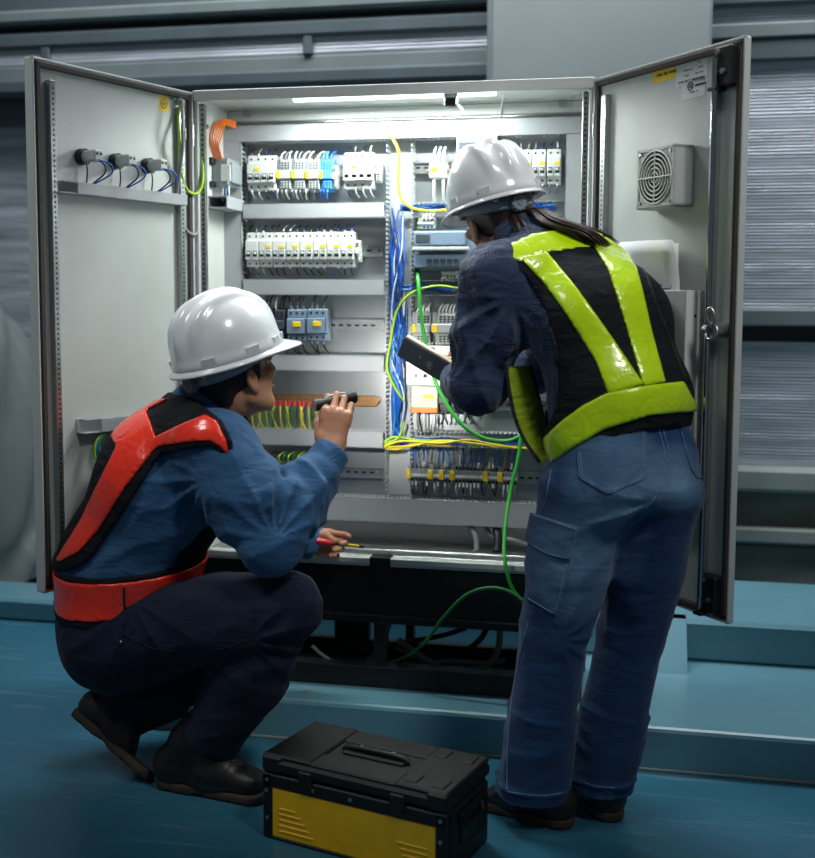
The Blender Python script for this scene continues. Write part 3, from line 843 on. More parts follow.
module(258, 270, 308, 342, 'grey relay behind the peak of the squatting worker helmet', m='grey_plastic', tagm=None, n=2, wires=3, seed=9, cols=('w_black', 'w_white'), name='relay', cat='relay', group='relays beside the contactors', up=.045, dn=.04)
module(271, 284, 308, 342, 'grey relay with white wires touching the left contactor', m='dark_device', tagm=None, n=2, wires=3, seed=10, cols=('w_white', 'w_black'), name='relay', cat='relay', group='relays beside the contactors', up=.045, dn=.04)

# ---- copper earth bar
X0, Z0, X1, Z1 = rect(252, 394.5, 379, 405, .215)
t = thing('copper_bar', ((X0+X1)/2, .23, Z0), 'brown copper earth bar with drilled holes above the yellow wires', 'busbar')
mb = MB(); mb.box((X0, .213, Z0), (X1-.008, .220, Z1), .001); mb.m = 1
k = int((X1-X0)/.013)
for i in range(k):
    for zz in (Z0+(Z1-Z0)*.3, Z0+(Z1-Z0)*.72):
        mb.cyl((X0+.008+.013*i, .2124, zz), (X0+.008+.013*i, .2135, zz), .0026, 8)
mb.build('bar', [M['copper'], M['rust']], t)
for x in (X0+.02, X1-.015):
    mb = MB(); mb.cyl((x, .206, (Z0+Z1)/2), (x, PY, (Z0+Z1)/2), .014, 14); mb.build('standoff', M['copper'], t)
for i in range(17):
    x = pp(253+4.7*i, 410, .213)[0]; zt_ = Z0+.008; zb = pp(300, 432, .213)[2]
    c = ('w_yellow', 'w_yg', 'w_dgreen', 'w_yellow', 'w_yg')[(i*3) % 5]
    dx = .006*math.sin(i*2.1)
    w = cable('earth_wire', c, .0026, [(x, .209, zt_), (x+dx, .203, zt_-.02), (x+dx*2, .205, (zt_+zb)/2), (x-dx, .222, zb-.004)],
              ('yellow green earth wire with red sleeve hanging from the copper bar' if c in ('w_yg',) else 'plain yellow earth wire with red sleeve hanging from the copper bar' if c == 'w_yellow' else 'dark green earth wire with red sleeve hanging from the copper bar'), 'wire', 'earth wires under the copper bar' + {'w_yg': ' (striped)', 'w_yellow': ' (yellow)', 'w_dgreen': ' (green)'}[c], 6)
    mb = MB(); mb.cyl((x, .2085, zt_+.002), (x+dx*.5, .2045, zt_-.012), .0042, 8); mb.build('sleeve', M['w_red'], w)
    mb = MB(); mb.cyl((x-dx*.4, .2155, zb+.004), (x-dx*.9, .2195, zb-.002), .0038, 8); mb.build('ferrule', M['w_white'], w)

# ---- small terminal blocks
def terminals(x0, x1, y0, y1, n, seed, label, tags, taglabel, group, topcols, botcols, up, dn, Yf=.212, loop=False, m='grey_plastic'):
    rr = random.Random(seed)
    X0, Z0, X1, Z1 = rect(x0, y0, x1, y1, Yf); w = (X1-X0)/n; H = Z1-Z0
    for i in range(n):
        xa, xb = X0+i*w, X0+(i+1)*w-.0004
        tg = i in tags
        if tg:
            t = thing('end_stop', ((xa+xb)/2, .235, Z0), taglabel[tags.index(i)], 'end stop', group+' (yellow tags)')
        else:
            t = thing('terminal_block', ((xa+xb)/2, .235, Z0), label, 'terminal block', group)
        mb = MB(); mb.box((xa, Yf+.012, Z0), (xb, PY-.012, Z1), .001); mb.box((xa, Yf, Z0+H*.30), (xb, Yf+.014, Z0+H*.72), .001)
        if not tg:
            mb.m = 1; mb.box((xa+w*.2, Yf+.0112, Z0+H*.78), (xb-w*.2, Yf+.0125, Z0+H*.92)); mb.box((xa+w*.2, Yf+.0112, Z0+H*.08), (xb-w*.2, Yf+.0125, Z0+H*.22))
            mb.m = 2; mb.box((xa+.0002, Yf-.001, Z0+H*.38), (xb-.0002, Yf+.002, Z0+H*.52))
        mb.build('body', [M[m], M['black_gap'], M['white_plastic']], t)
        if tg:
            mb = MB(); mb.box((xa-w*.15, Yf-.005, Z0+H*.25), (xb+w*.15, Yf+.001, Z0+H*.75), .001); mb.build('marker', M['yellow_tag'], t)
            continue
        x = (xa+xb)/2
        c = topcols[i*len(topcols)//n] if loop else rr.choice(topcols)
        if loop:
            mb = MB(); mb.tube([(x, Yf+.008, Z1-.006), (x-.004, Yf-.012, Z1+.010), (x, Yf-.010, Z1+up*.75), (x+.012, Yf+.012, Z1+up)], .0026, 6, 5); mb.build('lead', M[c], t)
        else:
            lead(t, c, x, Z1-.004, up, rr.uniform(-.008, .012), Y0=Yf+.008, r=.0022, ferrule=rr.choice(['w_white', 'w_grey', None]))
        lead(t, rr.choice(botcols), x, Z0+.004, -dn, rr.uniform(-.010, .006), Y0=Yf+.008, r=.0022, ferrule=rr.choice(['w_white', None, None]))
terminals(246, 312, 462, 482, 14, 5, 'narrow grey terminal block below the copper bar, in the row with orange loops', [0, 4],
          ['yellow tagged end stop at the left end of the orange looped terminals', 'yellow tagged end stop between orange and green looped terminals'],
          'terminals with looped wires', ['w_orange', 'w_orange', 'w_orange', 'w_orange', 'w_dgreen', 'w_black', 'w_black', 'w_yg', 'w_dgreen', 'w_yg', 'w_dgreen', 'w_yg', 'w_black', 'w_yg'],
          ['w_black', 'w_black', 'w_dgreen', 'w_lblue', 'w_orange', 'w_black'], .032, .032, loop=True, m='grey_plastic')
terminals(407, 517, 466, 485, 30, 8, 'narrow grey terminal block with blue wire above, in the lowest row', [0, 6, 9, 12, 21, 25],
          ['yellow tagged end stop, %s from the left in the lowest terminal row' % q for q in ORD[:6]],
          'terminals of the lowest row', ['w_blue', 'w_blue', 'w_darkblue', 'w_grey', 'w_lblue', 'w_white'], ['w_white', 'w_grey', 'w_black', 'w_rust' if 'w_rust' in M else 'w_grey'], .055, .040, m='grey_plastic')

# ---- right column devices
X0, Z0, X1, Z1 = rect(429, 163, 447, 178, .2)
t = thing('relay', ((X0+X1)/2, .23, Z0), 'small white relay with yellow marker left of the tilted helmet', 'relay')
mb = MB(); mb.box((X0, .2, Z0), (X1, PY-.012, Z1), .003); mb.m = 1; mb.cyl((X0-.001, .21, (Z0+Z1)/2), (X0-.006, .21, (Z0+Z1)/2), .005, 10); mb.cyl((X1+.001, .21, (Z0+Z1)/2), (X1+.006, .21, (Z0+Z1)/2), .005, 10)
mb.build('body', [M['white_plastic'], M['copper']], t)
mb = MB(); mb.box((X0+.006, .198, Z0+.018), (X0+.026, .2005, Z0+.030), .0005); mb.build('marker', M['yellow_tag'], t)
for dx in (.012, .026, .04):
    lead(t, 'w_white', X0+dx, Z1-.003, .055, .002, Y0=.212, r=.0036)
for dx in (.014, .042):
    lead(t, 'w_white', X0+dx, Z0+.003, -.065, -.004, Y0=.212, r=.0045)
X0, Z0, X1, Z1 = rect(456, 135, 497, 166, .19)
t = thing('panel_meter', ((X0+X1)/2, .22, Z0), 'dark screened meter with pale frame behind the tilted white helmet', 'meter')
mb = MB(); mb.box((X0, .195, Z0), (X1, PY, Z1), .003); mb.build('case', M['mid_plastic'], t)
mb = MB(); mb.box((X0+.008, .192, Z0+.012), (X1-.006, .196, Z1-.018), .002); mb.build('screen', M['dark_device'], t)
X0, Z0, X1, Z1 = rect(413, 230, 476, 270, .17)
H = Z1-Z0
t = thing('controller', ((X0+X1)/2, .22, Z0), 'slate blue controller in stacked ribs left of the standing worker shoulder', 'controller')
mb = MB(); mb.box((X0, .20, Z0), (X1, PY, Z1), .003); mb.box((X0, .172, Z0+H*.62), (X1-.03, .2, Z0+H*.98), .004); mb.box((X0, .178, Z0+H*.05), (X1, .2, Z0+H*.40), .004); mb.build('case', M['blue_grey'], t)
mb = MB(); mb.box((X0-.002, .165, Z0+H*.48), (X1-.02, .19, Z0+H*.58), .003); mb.build('handle_strip', M['mid_plastic'], t)
for k in range(5):
    mb = MB(); mb.box((X0+.04+.02*k, .175, Z0+H*.10), (X0+.055+.02*k, .180, Z0+H*.28), .001); mb.build('port', M['dark_device'], t)
mb = MB(); mb.box((X0+.008, .170, Z0+H*.7), (X0+.05, .173, Z0+H*.9), .001); mb.build('display', M['dark_device'], t)
module(417, 434, 217, 229, 'white plug connector on top of the slate blue controller', m='white_plastic', tagm=None, n=3, wires=4, seed=31, cols=('w_white', 'w_yg'), name='plug', cat='plug', group='white plugs on the controller', up=.02, dn=.006)
module(441, 457, 266, 279, 'white plug connector below the slate blue controller', m='white_plastic', tagm=None, n=3, wires=5, seed=32, cols=('w_white',), name='plug', cat='plug', group='white plugs on the controller', up=.016, dn=.012)
X0, Z0, X1, Z1 = rect(413, 266, 422, 279, .19)
mb = MB(); mb.cyl((X0+.012, .2, Z0), (X0+.012, .2, Z1), .009, 12); mb.cyl((X0+.012, .2, Z0-.012), (X0+.012, .2, Z0), .006, 12)
tag(mb.build('cable_plug', M['black']), 'round black plug at the upper end of the bright green cable', 'plug')
for i, (xa, xb) in enumerate(((411, 430), (431, 455), (456, 474))):
    module(xa, xb, 312, 345, 'grey terminal with white wires under the yellow arc, %s from the left' % ORD[i], m='mid_plastic', seed=50+i, n=4, cols=('w_white',), wires=5, group='terminals with white wires', up=.03, dn=.004)
X0, Z0, X1, Z1 = rect(406, 346, 476, 386, .2)
t = thing('power_supply', ((X0+X1)/2, .23, Z0), 'white power supply behind the dark tablet', 'power supply')
mb = MB(); mb.box((X0, .2, Z0), (X1, PY-.012, Z1), .003); mb.m = 1
for k in range(2): mb.box((X0+.028+.025*k, .1992, Z0+.024), (X0+.033+.03*k, .2005, Z0+.034))
mb.build('case', [M['white_plastic'], M['black_gap']], t)
mb = MB(); mb.box((X0+.08, .197, Z1-.05), (X1-.01, .201, Z1-.012), .002); mb.build('terminal_cover', M['paint_smooth'], t)
X0, Z0, X1, Z1 = rect(411, 387, 437, 413, .185)
H = Z1-Z0; W = X1-X0
t = thing('relay_module', ((X0+X1)/2, .22, Z0), 'cream relay module with orange stripe below the tablet', 'relay')
mb = MB(); mb.box((X0, .19, Z0), (X1, PY-.012, Z1), .003); mb.m = 1
for k in range(8): mb.box((X0+W*(.1+.1*k), .1892, Z0+H*.28), (X0+W*(.1+.1*k)+.0012, .1905, Z0+H*.62))
mb.build('body', [M['cream'], M['ink']], t)
mb = MB(); mb.box((X0-.001, .187, Z0), (X1+.001, .2, Z0+H*.22), .002); mb.build('release_strip', M['orange'], t)
mb = MB(); mb.box((X0+W*.45, .1885, Z0+H*.56), (X0+W*.88, .1905, Z0+H*.72), .001); mb.build('marker', M['yellow_tag'], t)
for k in range(8):
    lead(t, ('w_white', 'w_grey', 'w_black')[k % 3], X0+W*(.08+.12*k), Z0+.004, -.075, .004*math.sin(k), Y0=.2, r=.0022)
for i, (xa, xb) in enumerate(((438, 449), (450, 463), (464, 478))):
    module(xa, xb, 386, 414, 'dark terminal module beside the orange striped relay, %s to its right' % ORD[i], m='dark_device', tagm=None, n=2, seed=60+i, cols=('w_grey',), wires=2, group='dark modules beside the orange relay', up=.01, dn=.04)

# ------------------------------------------------------------------ loose wires in front of the plate
rr = random.Random(11)
for i in range(26):
    c = ('w_blue', 'w_blue', 'w_darkblue', 'w_lblue', 'w_blue', 'w_white')[i % 6]
    ya, yb = (212+rr.uniform(-6, 40), 438+rr.uniform(-30, 8)) if i % 3 else (295+rr.uniform(-10, 30), 444+rr.uniform(-30, 5))
    xs = [rr.uniform(390, 405) for _ in range(6)]
    pts = [onY(xs[k]-(1.5 if k in (0, 5) else 0), ya+(yb-ya)*k/5, .235-.025*rr.random() if 0 < k < 5 else .245) for k in range(6)]
    lab = {'w_blue': 'bright blue', 'w_darkblue': 'dark blue', 'w_lblue': 'light blue', 'w_white': 'thin white'}[c]
    cable('control_wire', c, .0024 if c != 'w_white' else .002, pts, '%s control wire winding down the open middle duct' % lab, 'wire', '%s wires in the middle duct' % lab, 6, 6)
for j, (ya, yl) in enumerate(((207, 'behind the helmet'), (288, 'crossed by the yellow arc'), (441, 'above the lowest terminals'))):
    for i in range(7):
        c = ('w_blue', 'w_darkblue', 'w_blue', 'w_lblue')[i % 4]
        xs = np.linspace(400, 556, 8); pts = [onY(x, ya+rr.uniform(-4, 4), .238-.02*rr.random()) for x in xs]
        lab = {'w_blue': 'bright blue', 'w_darkblue': 'dark blue', 'w_lblue': 'light blue'}[c]
        cable('control_wire', c, .0026, pts, '%s control wire lying in the open slotted duct %s' % (lab, yl), 'wire', '%s wires in the duct %s' % (lab, yl), 6, 6)
cable('bonding_wire', 'w_yellow', .0042, [onY(387, 134, .205), onY(394, 141, .19), onY(399, 155, .185), (onY(398.5, 185, .185)), onY(402, 200, .185), onY(412, 208, .188), onY(428, 211, .19), onY(446, 210, .2), onY(470, 208, .22)],
      'yellow green bonding wire curving from the top duct down to the helmet', 'wire')
cable('bonding_wire', 'w_yg', .0038, [onY(475, 291, .21), onY(456, 288, .195), onY(436, 286, .19), onY(412, 293, .185), onY(397, 311, .185), onY(390, 345, .185), onY(387, 368, .185), onY(394, 386, .19), onY(404, 401, .215)],
      'yellow green wire arching from the right column into the middle duct', 'wire')
yl = [[(385, 446), (403, 441), (440, 443), (468, 440), (491, 444), (519, 448), (540, 448)], [(385, 444), (398, 438), (402, 430), (404, 422)], [(384, 447), (410, 446), (440, 441), (470, 443), (500, 447), (540, 449)],
      [(384, 442), (395, 437), (420, 440), (455, 441), (480, 447)], [(386, 449), (400, 449), (415, 444), (450, 446)]]
for i, q in enumerate(yl):
    cable('bonding_wire', ('w_yellow', 'w_yg')[i % 2], .0032, [onY(x, y, .192+.004*i) for x, y in q], 'yellow wire, %s of the bundle crossing the lowest open slotted duct' % ORD[i], 'wire', 'yellow bundle at the lowest open duct')
cable('green_cable', 'w_green', .0058, [onY(417.5, 272, .2), onY(418.5, 285, .17), onY(421, 315, .155), onY(426, 346, .15), onY(434, 378, .15), onY(445, 401, .15), onY(457, 419, .15), onY(470, 431, .15), onY(487, 439, .15), onY(507, 441, .15), onY(521, 436, .15)],
      'bright green cable running behind the tablet to the right column')
cable('green_cable', 'w_green', .0055, [onY(521, 437, .145), onY(518, 460, .13), onY(510, 493, .10), onY(504.5, 535, .02), onY(505, 562, -.03), onY(512, 588, -.04), onY(522, 601, -.035), onY(530, 610, -.03), onY(537, 622, .0)],
      'green cable dropping over the cabinet sill beside the standing worker leg')
cable('green_cable', 'w_dgreen', .0052, [onY(537, 612, -.06), onY(526, 603, -.05), onY(508, 591, -.045), onY(487, 588, -.04), onY(465, 596, -.035), onY(444, 617, -.03), onY(426, 641, -.02), onY(407, 656, .03), onY(388, 664, .08)],
      'green cable looping in front of the black plinth towards the floor')
# cables under and inside the bottom of the cabinet
cable('supply_cable', 'w_grey', .006, [onY(312, 646, .05), onY(322, 655, .06), onY(338, 664, .07), onY(355, 667, .08), onY(368, 660, .1), onY(384, 640, .15), onY(392, 618, .16)], 'pale grey cable loop under the black plinth at left')
for i, q in enumerate(([(398, 640), (420, 655), (445, 670), (468, 673), (490, 663), (499, 645), (500, 622)], [(396, 648), (430, 662), (450, 661), (480, 663), (505, 661)], [(345, 640), (370, 648), (400, 643), (440, 636), (466, 628)])):
    cable('supply_cable', ('rust', 'rust', 'w_black')[i], (.010, .007, .008)[i], [onY(x, y, .12+.03*i) for x, y in q], ('thick brown cable bowing under the black plinth at right', 'thin brown cable lying flat under the black plinth', 'black cable slanting up under the black plinth')[i])
cable('supply_cable', 'w_black', .009, [onY(470, 648, .2), onY(482, 637, .2), onY(490, 620, .2)], 'short thick black cable rising into the plinth from behind')
for i, q in enumerate(([(462, 522), (471, 528), (476, 538), (477, 551)], [(500, 522), (497, 530), (498, 540), (497, 552)], [(484, 524), (492, 536), (512, 540), (530, 545)])):
    cable('supply_cable', ('w_grey', 'w_black', 'w_grey')[i], (.008, .013, .007)[i], [onY(x, y, .235-.02*k) for k, (x, y) in enumerate(q)], ('grey cable dropping from the bottom duct to the gland plates', 'thick black cable dropping from the bottom duct to the gland plates', 'grey cable trailing to the right over the gland plates')[i])

# ------------------------------------------------------------------ left wall of the cabinet and left door
XW = -HW+.012
def onX(x, y, X):
    r = ray(x, y); return CAM_POS+r*((X-CAM_POS[0])/r[0])
a = onX(206, 190, XW+.03)
pA, pB = onY(206, 160, .14), onY(229, 187, .14)
t = thing('wall_relay', (pA[0]+.03, .16, pB[2]), 'grey relay module with orange wires on the cabinet left wall', 'relay')
mb = MB(); mb.box((XW, .10, pB[2]), (XW+.052, .20, pA[2]), .004); mb.box((XW+.04, .11, pB[2]+.008), (XW+.062, .19, pA[2]-.012), .003); mb.build('body', M['grey_plastic'], t)
mb = MB(); mb.box((XW+.03, .096, pB[2]+.012), (XW+.06, .101, pA[2]-.02), .002)
mb.build('label_plate', M['white_plastic'], t)
mb = MB(); mb.box((XW, .08, pB[2]-.006), (XW+.012, .105, pB[2]+.012), .002); mb.box((XW, .08, pA[2]-.02), (XW+.012, .105, pA[2]), .002); mb.build('clip', M['black'], t)
for k in range(3):
    mb = MB(); mb.tube([(XW+.03+.008*k, .12, pB[2]+.004), (XW+.03+.01*k, .11, pB[2]-.02), (XW+.028+.01*k, .12, pB[2]-.045)], .0022, 6); mb.build('lead', M[('w_white', 'w_lblue', 'w_white')[k]], t)
for i in range(6):
    o = 1.5*i
    cable('orange_wire', 'w_orange', .0022, [onY(214+o*1.1, 159, .09), onY(210.5+o*1.1, 146, .08), onY(211+o*1.3, 133+1.2*i, .085), onY(216+o, 123+1.2*i, .11), onY(226, 119.5+1.1*i, .16), onY(236, 122+1.2*i, .192)],
          'orange wire looping from the wall relay to the top duct', 'wire', 'orange wires above the wall relay', 6)
zz = onY(210, 203, .12)[2]
t = thing('wire_duct', (XW+.035, .14, zz-.02), 'short grey duct piece on the cabinet left wall below the relay', 'wire duct')
mb = MB(); mb.box((XW, .07, zz-.02), (XW+.055, .21, zz-.016)); mb.box((XW, .07, zz+.012), (XW+.055, .21, zz+.016)); mb.box((XW, .07, zz-.02), (XW+.003, .21, zz+.016)); mb.build('slotted_base', M['duct_in'], t)
mb = MB(); mb.box((XW+.055, .07, zz-.02), (XW+.059, .21, zz+.016), .001); mb.build('duct_cover', M['duct'], t)
# yellow sticker and stud on the wall's front edge
p = onX(197.5, 118, XW)
mb = MB(); mb.box((XW, .012, p[2]-.016), (XW+.0012, .035, p[2]+.03)); mb.build('earth_sticker', M['yellow_tag'], cab)
mb = MB(); mb.cyl((XW, .028, p[2]-.02), (XW+.02, .028, p[2]-.02), .006, 8); mb.build('earth_stud', M['zinc'], cab)
u, z = door_uv(DL, 178, 102); b0 = np.array(DL @ Vector((u, .018, z)))
g1 = [b0, onY(178.5, 115, b0[1]), onY(180, 140, -.09), onY(181, 170, -.07), onY(186, 188, -.04), onY(194, 194, -.02), onY(201, 188, .0), onY(203, 170, .01), onY(201, 150, .015), onY(198, 132, .022), np.array((XW+.016, .028, p[2]-.02))]
cable('earth_strap', 'w_yg', .0045, g1, 'yellow green earth strap hanging in a loop between left door and cabinet')
g2 = [b0+np.array((.006, -.02, -.005)), onY(182.5, 125, -.10), onY(182.5, 150, -.09), onY(178, 185, -.07), onY(176, 201, -.07), onY(179, 219, -.05), onY(187, 231, -.03), onY(195, 235, -.01), onY(199, 225, .02), onY(200, 209, .06)]
cable('door_cable', 'w_grey', .0048, g2, 'grey cable running down the hinge edge of the left door and looping into the cabinet')

def door_pt(D, x, y, v):
    u, z = door_uv(D, x, y, v); return np.array(D @ Vector((u, v, z)))
a = door_uv(DL, 61, 184, .03); b = door_uv(DL, 187, 211-9, .03)
u0, u1 = sorted((a[0], b[0])); zc = (a[1]+b[1])/2
def door_duct(u0, u1, zc, label, h=.02):
    t = thing('wire_duct', DL @ Vector(((u0+u1)/2, .02, zc-h)), label, 'wire duct', 'ducts on the left door')
    mb = MB(DL); mb.box((u0, -.0068, zc-h), (u1, -.004, zc+h)); mb.box((u0, -.006, zc-h), (u1, .03, zc-h+.002))
    k = int((u1-u0)/.0135)
    for i in range(k): mb.box((u0+.0135*i, -.006, zc+h-.002), (u0+.0135*i+.0085, .03, zc+h))
    mb.build('slotted_base', M['duct_in'], t)
    mb = MB(DL); mb.box((u0, .030, zc-h), (u1-.05, .033, zc+h), .001); mb.build('duct_cover', M['duct'], t)
    return t
door_duct(u0, u1, zc, 'slim grey wire duct under the three indicator lamps on the left door', .015)
c = door_uv(DL, 86, 427, .03); d = (c[0]-.26, c[1])
door_duct(d[0], c[0], c[1], 'grey wire duct on the left door above the orange vest shoulder', .018)
for i, (x, y) in enumerate(((82.5, 157), (116, 161.5), (148, 166))):
    u, z = door_uv(DL, x, y, .0)
    t = thing('indicator_lamp', DL @ Vector((u, 0, z-.02)), 'indicator lamp with grey contact block on the left door, %s from its free edge' % ORD[i], 'indicator lamp', 'indicator lamps on the left door')
    mb = MB(DL); mb.cyl((u, -.0065, z), (u, .012, z), .021, 20); mb.build('locking_ring', M['black'], t)
    mb = MB(DL); mb.cyl((u, .012, z), (u, .030, z), .015, 14); mb.box((u-.014, .024, z-.014), (u+.014, .062, z+.014), .003); mb.m = 1
    for q in (-.006, .006): mb.cyl((u+q, .0615, z+.004), (u+q, .0626, z+.004), .004, 8)
    mb.build('contact_block', [M['mid_plastic'], M['black_gap']], t)
    zd = zc+.012-z
    for k, (dv, cc) in enumerate(((.010, 'w_black'), (.055, 'w_darkblue'), (.060, 'w_blue'))):
        mb = MB(DL); mb.tube([(u+.004, dv, z-.010), (u-.004-.012*k, dv+.006*k, z-.02), (u-.006-.014*k, dv+.004*k, z+zd*.6), (u-.002-.004*k, min(dv, .024), z+zd)], .002, 6, 5); mb.build('lead', M[cc], t)
# loop of wires under the lower duct
for i, (cc, nm) in enumerate((('w_yg', 'yellow green'), ('w_blue', 'blue'), ('w_dgreen', 'dark green'))):
    o = 2.0*i
    cable('door_wire', cc, .003, [door_pt(DL, 104+o, 434, .02), door_pt(DL, 97+o, 440, .022), door_pt(DL, 94.5+o, 452, .024), door_pt(DL, 98+o, 464, .022), door_pt(DL, 108+o, 472, .018), door_pt(DL, 120, 474+o, .015)],
          '%s wire looping under the lower duct of the left door' % nm, 'wire')
# tape piece on the sill
p = onY(380, 562, -.005)
mb = MB(); mb.box((p[0]-.03, -.0075, SZ-.014), (p[0]+.03, .04, SZ+.016), .001)
tag(mb.build('edge_clip', M['black']), 'black edge clip sitting on the cabinet sill', 'clip')

# ------------------------------------------------------------------ sculpting of figures: smooth distance fields turned into one mesh
def v3(*a): return np.array(a, float)
def project(P):
    d = P-CAM_POS; w = d@_F
    return np.stack([407.5+FPX*(d@CR)/w, PPY-FPX*(d@CU)/w], -1), w

_rng = np.random.RandomState(3)
_LAT = _rng.rand(32, 32, 32).astype(np.float32)
def vnoise(P):
    i = np.floor(P).astype(int); f = P-i; f = f*f*(3-2*f); i &= 31; j = (i+1) & 31
    g = lambda a, b, c: _LAT[a, b, c]
    x0, y0, z0 = i.T; x1, y1, z1 = j.T; fx, fy, fz = f.T
    a = g(x0, y0, z0)*(1-fx)+g(x1, y0, z0)*fx; b = g(x0, y1, z0)*(1-fx)+g(x1, y1, z0)*fx
    c = g(x0, y0, z1)*(1-fx)+g(x1, y0, z1)*fx; d = g(x0, y1, z1)*(1-fx)+g(x1, y1, z1)*fx
    return (a*(1-fy)+b*fy)*(1-fz)+(c*(1-fy)+d*fy)*fz
def folds(P, along, amp, freq, stretch=.28, seed=0):
    """creases running along a direction"""
    a = nt(along); t = nt(np.cross(a, v3(.3, .2, .93))); u = np.cross(a, t)
    Q = np.stack([P@a*stretch, P@t, P@u], -1)*freq+seed*7.3
    Q = Q+.6*vnoise(Q*.6+11)[:, None]
    n = vnoise(Q); n2 = vnoise(Q*2.1+5)
    return -amp*(1-np.abs(2*n-1)*1.6)-.4*amp*(1-np.abs(2*n2-1)*1.6)

def fan(P, c, axis, ref, n, amp, r0, r1, span=1.6, seed=0):
    """creases fanning out from a bent joint"""
    ax = nt(axis); u = nt(np.asarray(ref)-ax*np.dot(ref, ax)); v = np.cross(ax, u)
    d = P-c; x, y = d@u, d@v; rr_ = np.sqrt(x*x+y*y)+1e-6; th = np.arctan2(y, x)
    w = np.clip((rr_-r0)/.03, 0, 1)*np.exp(-(rr_/r1)**2)*np.exp(-(th/span)**2)
    ph = n*th+2.2*vnoise(P*14+seed)+seed
    return -amp*w*(1-2*np.abs(np.sin(ph/2))**.7)

def smin(a, b, k):
    if k <= 0: return np.minimum(a, b)
    h = np.clip(.5+.5*(b-a)/k, 0, 1)
    return b*(1-h)+a*h-k*h*(1-h)

